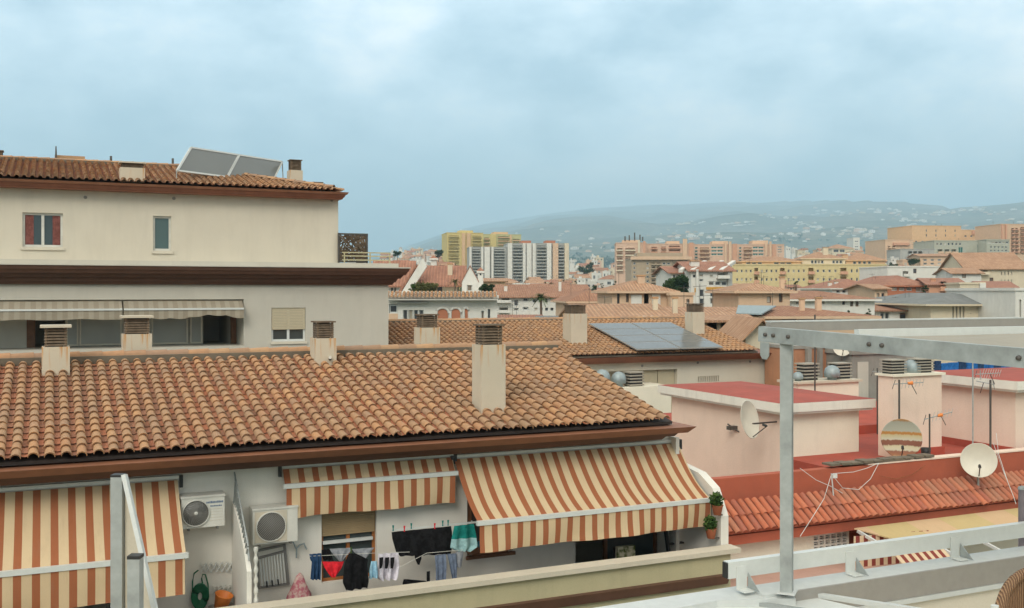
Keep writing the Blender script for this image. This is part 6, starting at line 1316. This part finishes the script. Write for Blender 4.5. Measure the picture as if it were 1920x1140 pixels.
# ------------------------------------------------------------------ camera, light, sky
cd = bpy.data.cameras.new('camera'); cam = bpy.data.objects.new('camera', cd); COL.objects.link(cam)
cam.location = (0, 0, EZ); cam.rotation_euler = (R(90), 0, 0)
cd.sensor_width = 36; cd.lens = 36; cd.shift_y = -(570-HV)/FP; cd.clip_start = .1; cd.clip_end = 60000
SC.camera = cam
SC.render.resolution_x = 1024; SC.render.resolution_y = 608
SUN_EL, SUN_AZ = 36, 196        # azimuth clockwise from +Y
sd = bpy.data.lights.new('sun', 'SUN'); sun = bpy.data.objects.new('sun', sd); COL.objects.link(sun)
sd.energy = 1.5; sd.angle = R(25); sd.color = (1, .95, .86)
dv = Vector((math.sin(R(SUN_AZ))*math.cos(R(SUN_EL)), math.cos(R(SUN_AZ))*math.cos(R(SUN_EL)), math.sin(R(SUN_EL))))
sun.rotation_euler = (-dv).to_track_quat('-Z', 'Y').to_euler()
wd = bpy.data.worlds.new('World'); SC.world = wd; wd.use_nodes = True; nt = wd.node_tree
bg = nt.nodes['Background']; sky = nd(nt, 'ShaderNodeTexSky'); sky.sky_type = 'NISHITA'; sky.sun_disc = False
sky.sun_elevation = R(SUN_EL); sky.sun_rotation = R(SUN_AZ); sky.air_density = 1.2; sky.dust_density = 2.0
co = nd(nt, 'ShaderNodeTexCoord').outputs['Generated']; sp = nd(nt, 'ShaderNodeSeparateXYZ'); lk(nt, co, sp.inputs[0])
mp = nd(nt, 'ShaderNodeMapping'); mp.inputs['Scale'].default_value = (1, 1, 1.9); mp.inputs['Location'].default_value = SKYLOC; lk(nt, co, mp.inputs[0])
n1 = noise(nt, mp.outputs[0], 5.8, 9, .58); n2 = noise(nt, mp.outputs[0], 2.2, 3, .5)
cl = mathn(nt, 'ADD', mathn(nt, 'MULTIPLY', n1, .65), mathn(nt, 'MULTIPLY', n2, .35))
cloudc = ramp(nt, cl, [(.37, CLOUD0), (.48, CLOUD1), (.58, CLOUD2)])
cloud = mixc(nt, 1.0, cloudc, (CLOUDK, CLOUDK, CLOUDK), 'MULTIPLY')
hz = ramp(nt, sp.outputs[2], [(0, 1), (.16, 0)])
cloud = mixc(nt, mathn(nt, 'MULTIPLY', hz, .5), cloud, tuple(x*CLOUDK for x in HORIZ))
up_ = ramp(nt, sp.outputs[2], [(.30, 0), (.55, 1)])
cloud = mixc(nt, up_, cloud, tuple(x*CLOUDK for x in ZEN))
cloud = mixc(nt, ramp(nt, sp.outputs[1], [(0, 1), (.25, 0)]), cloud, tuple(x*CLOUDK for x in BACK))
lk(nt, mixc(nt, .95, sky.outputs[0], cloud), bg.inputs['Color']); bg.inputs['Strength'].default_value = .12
SC.view_settings.view_transform = 'Standard'; SC.view_settings.look = 'None'; SC.view_settings.gamma = 1; SC.view_settings.exposure = EXPO
SC.cycles.volume_bounces = 1; SC.cycles.max_bounces = 6; SC.cycles.diffuse_bounces = 3
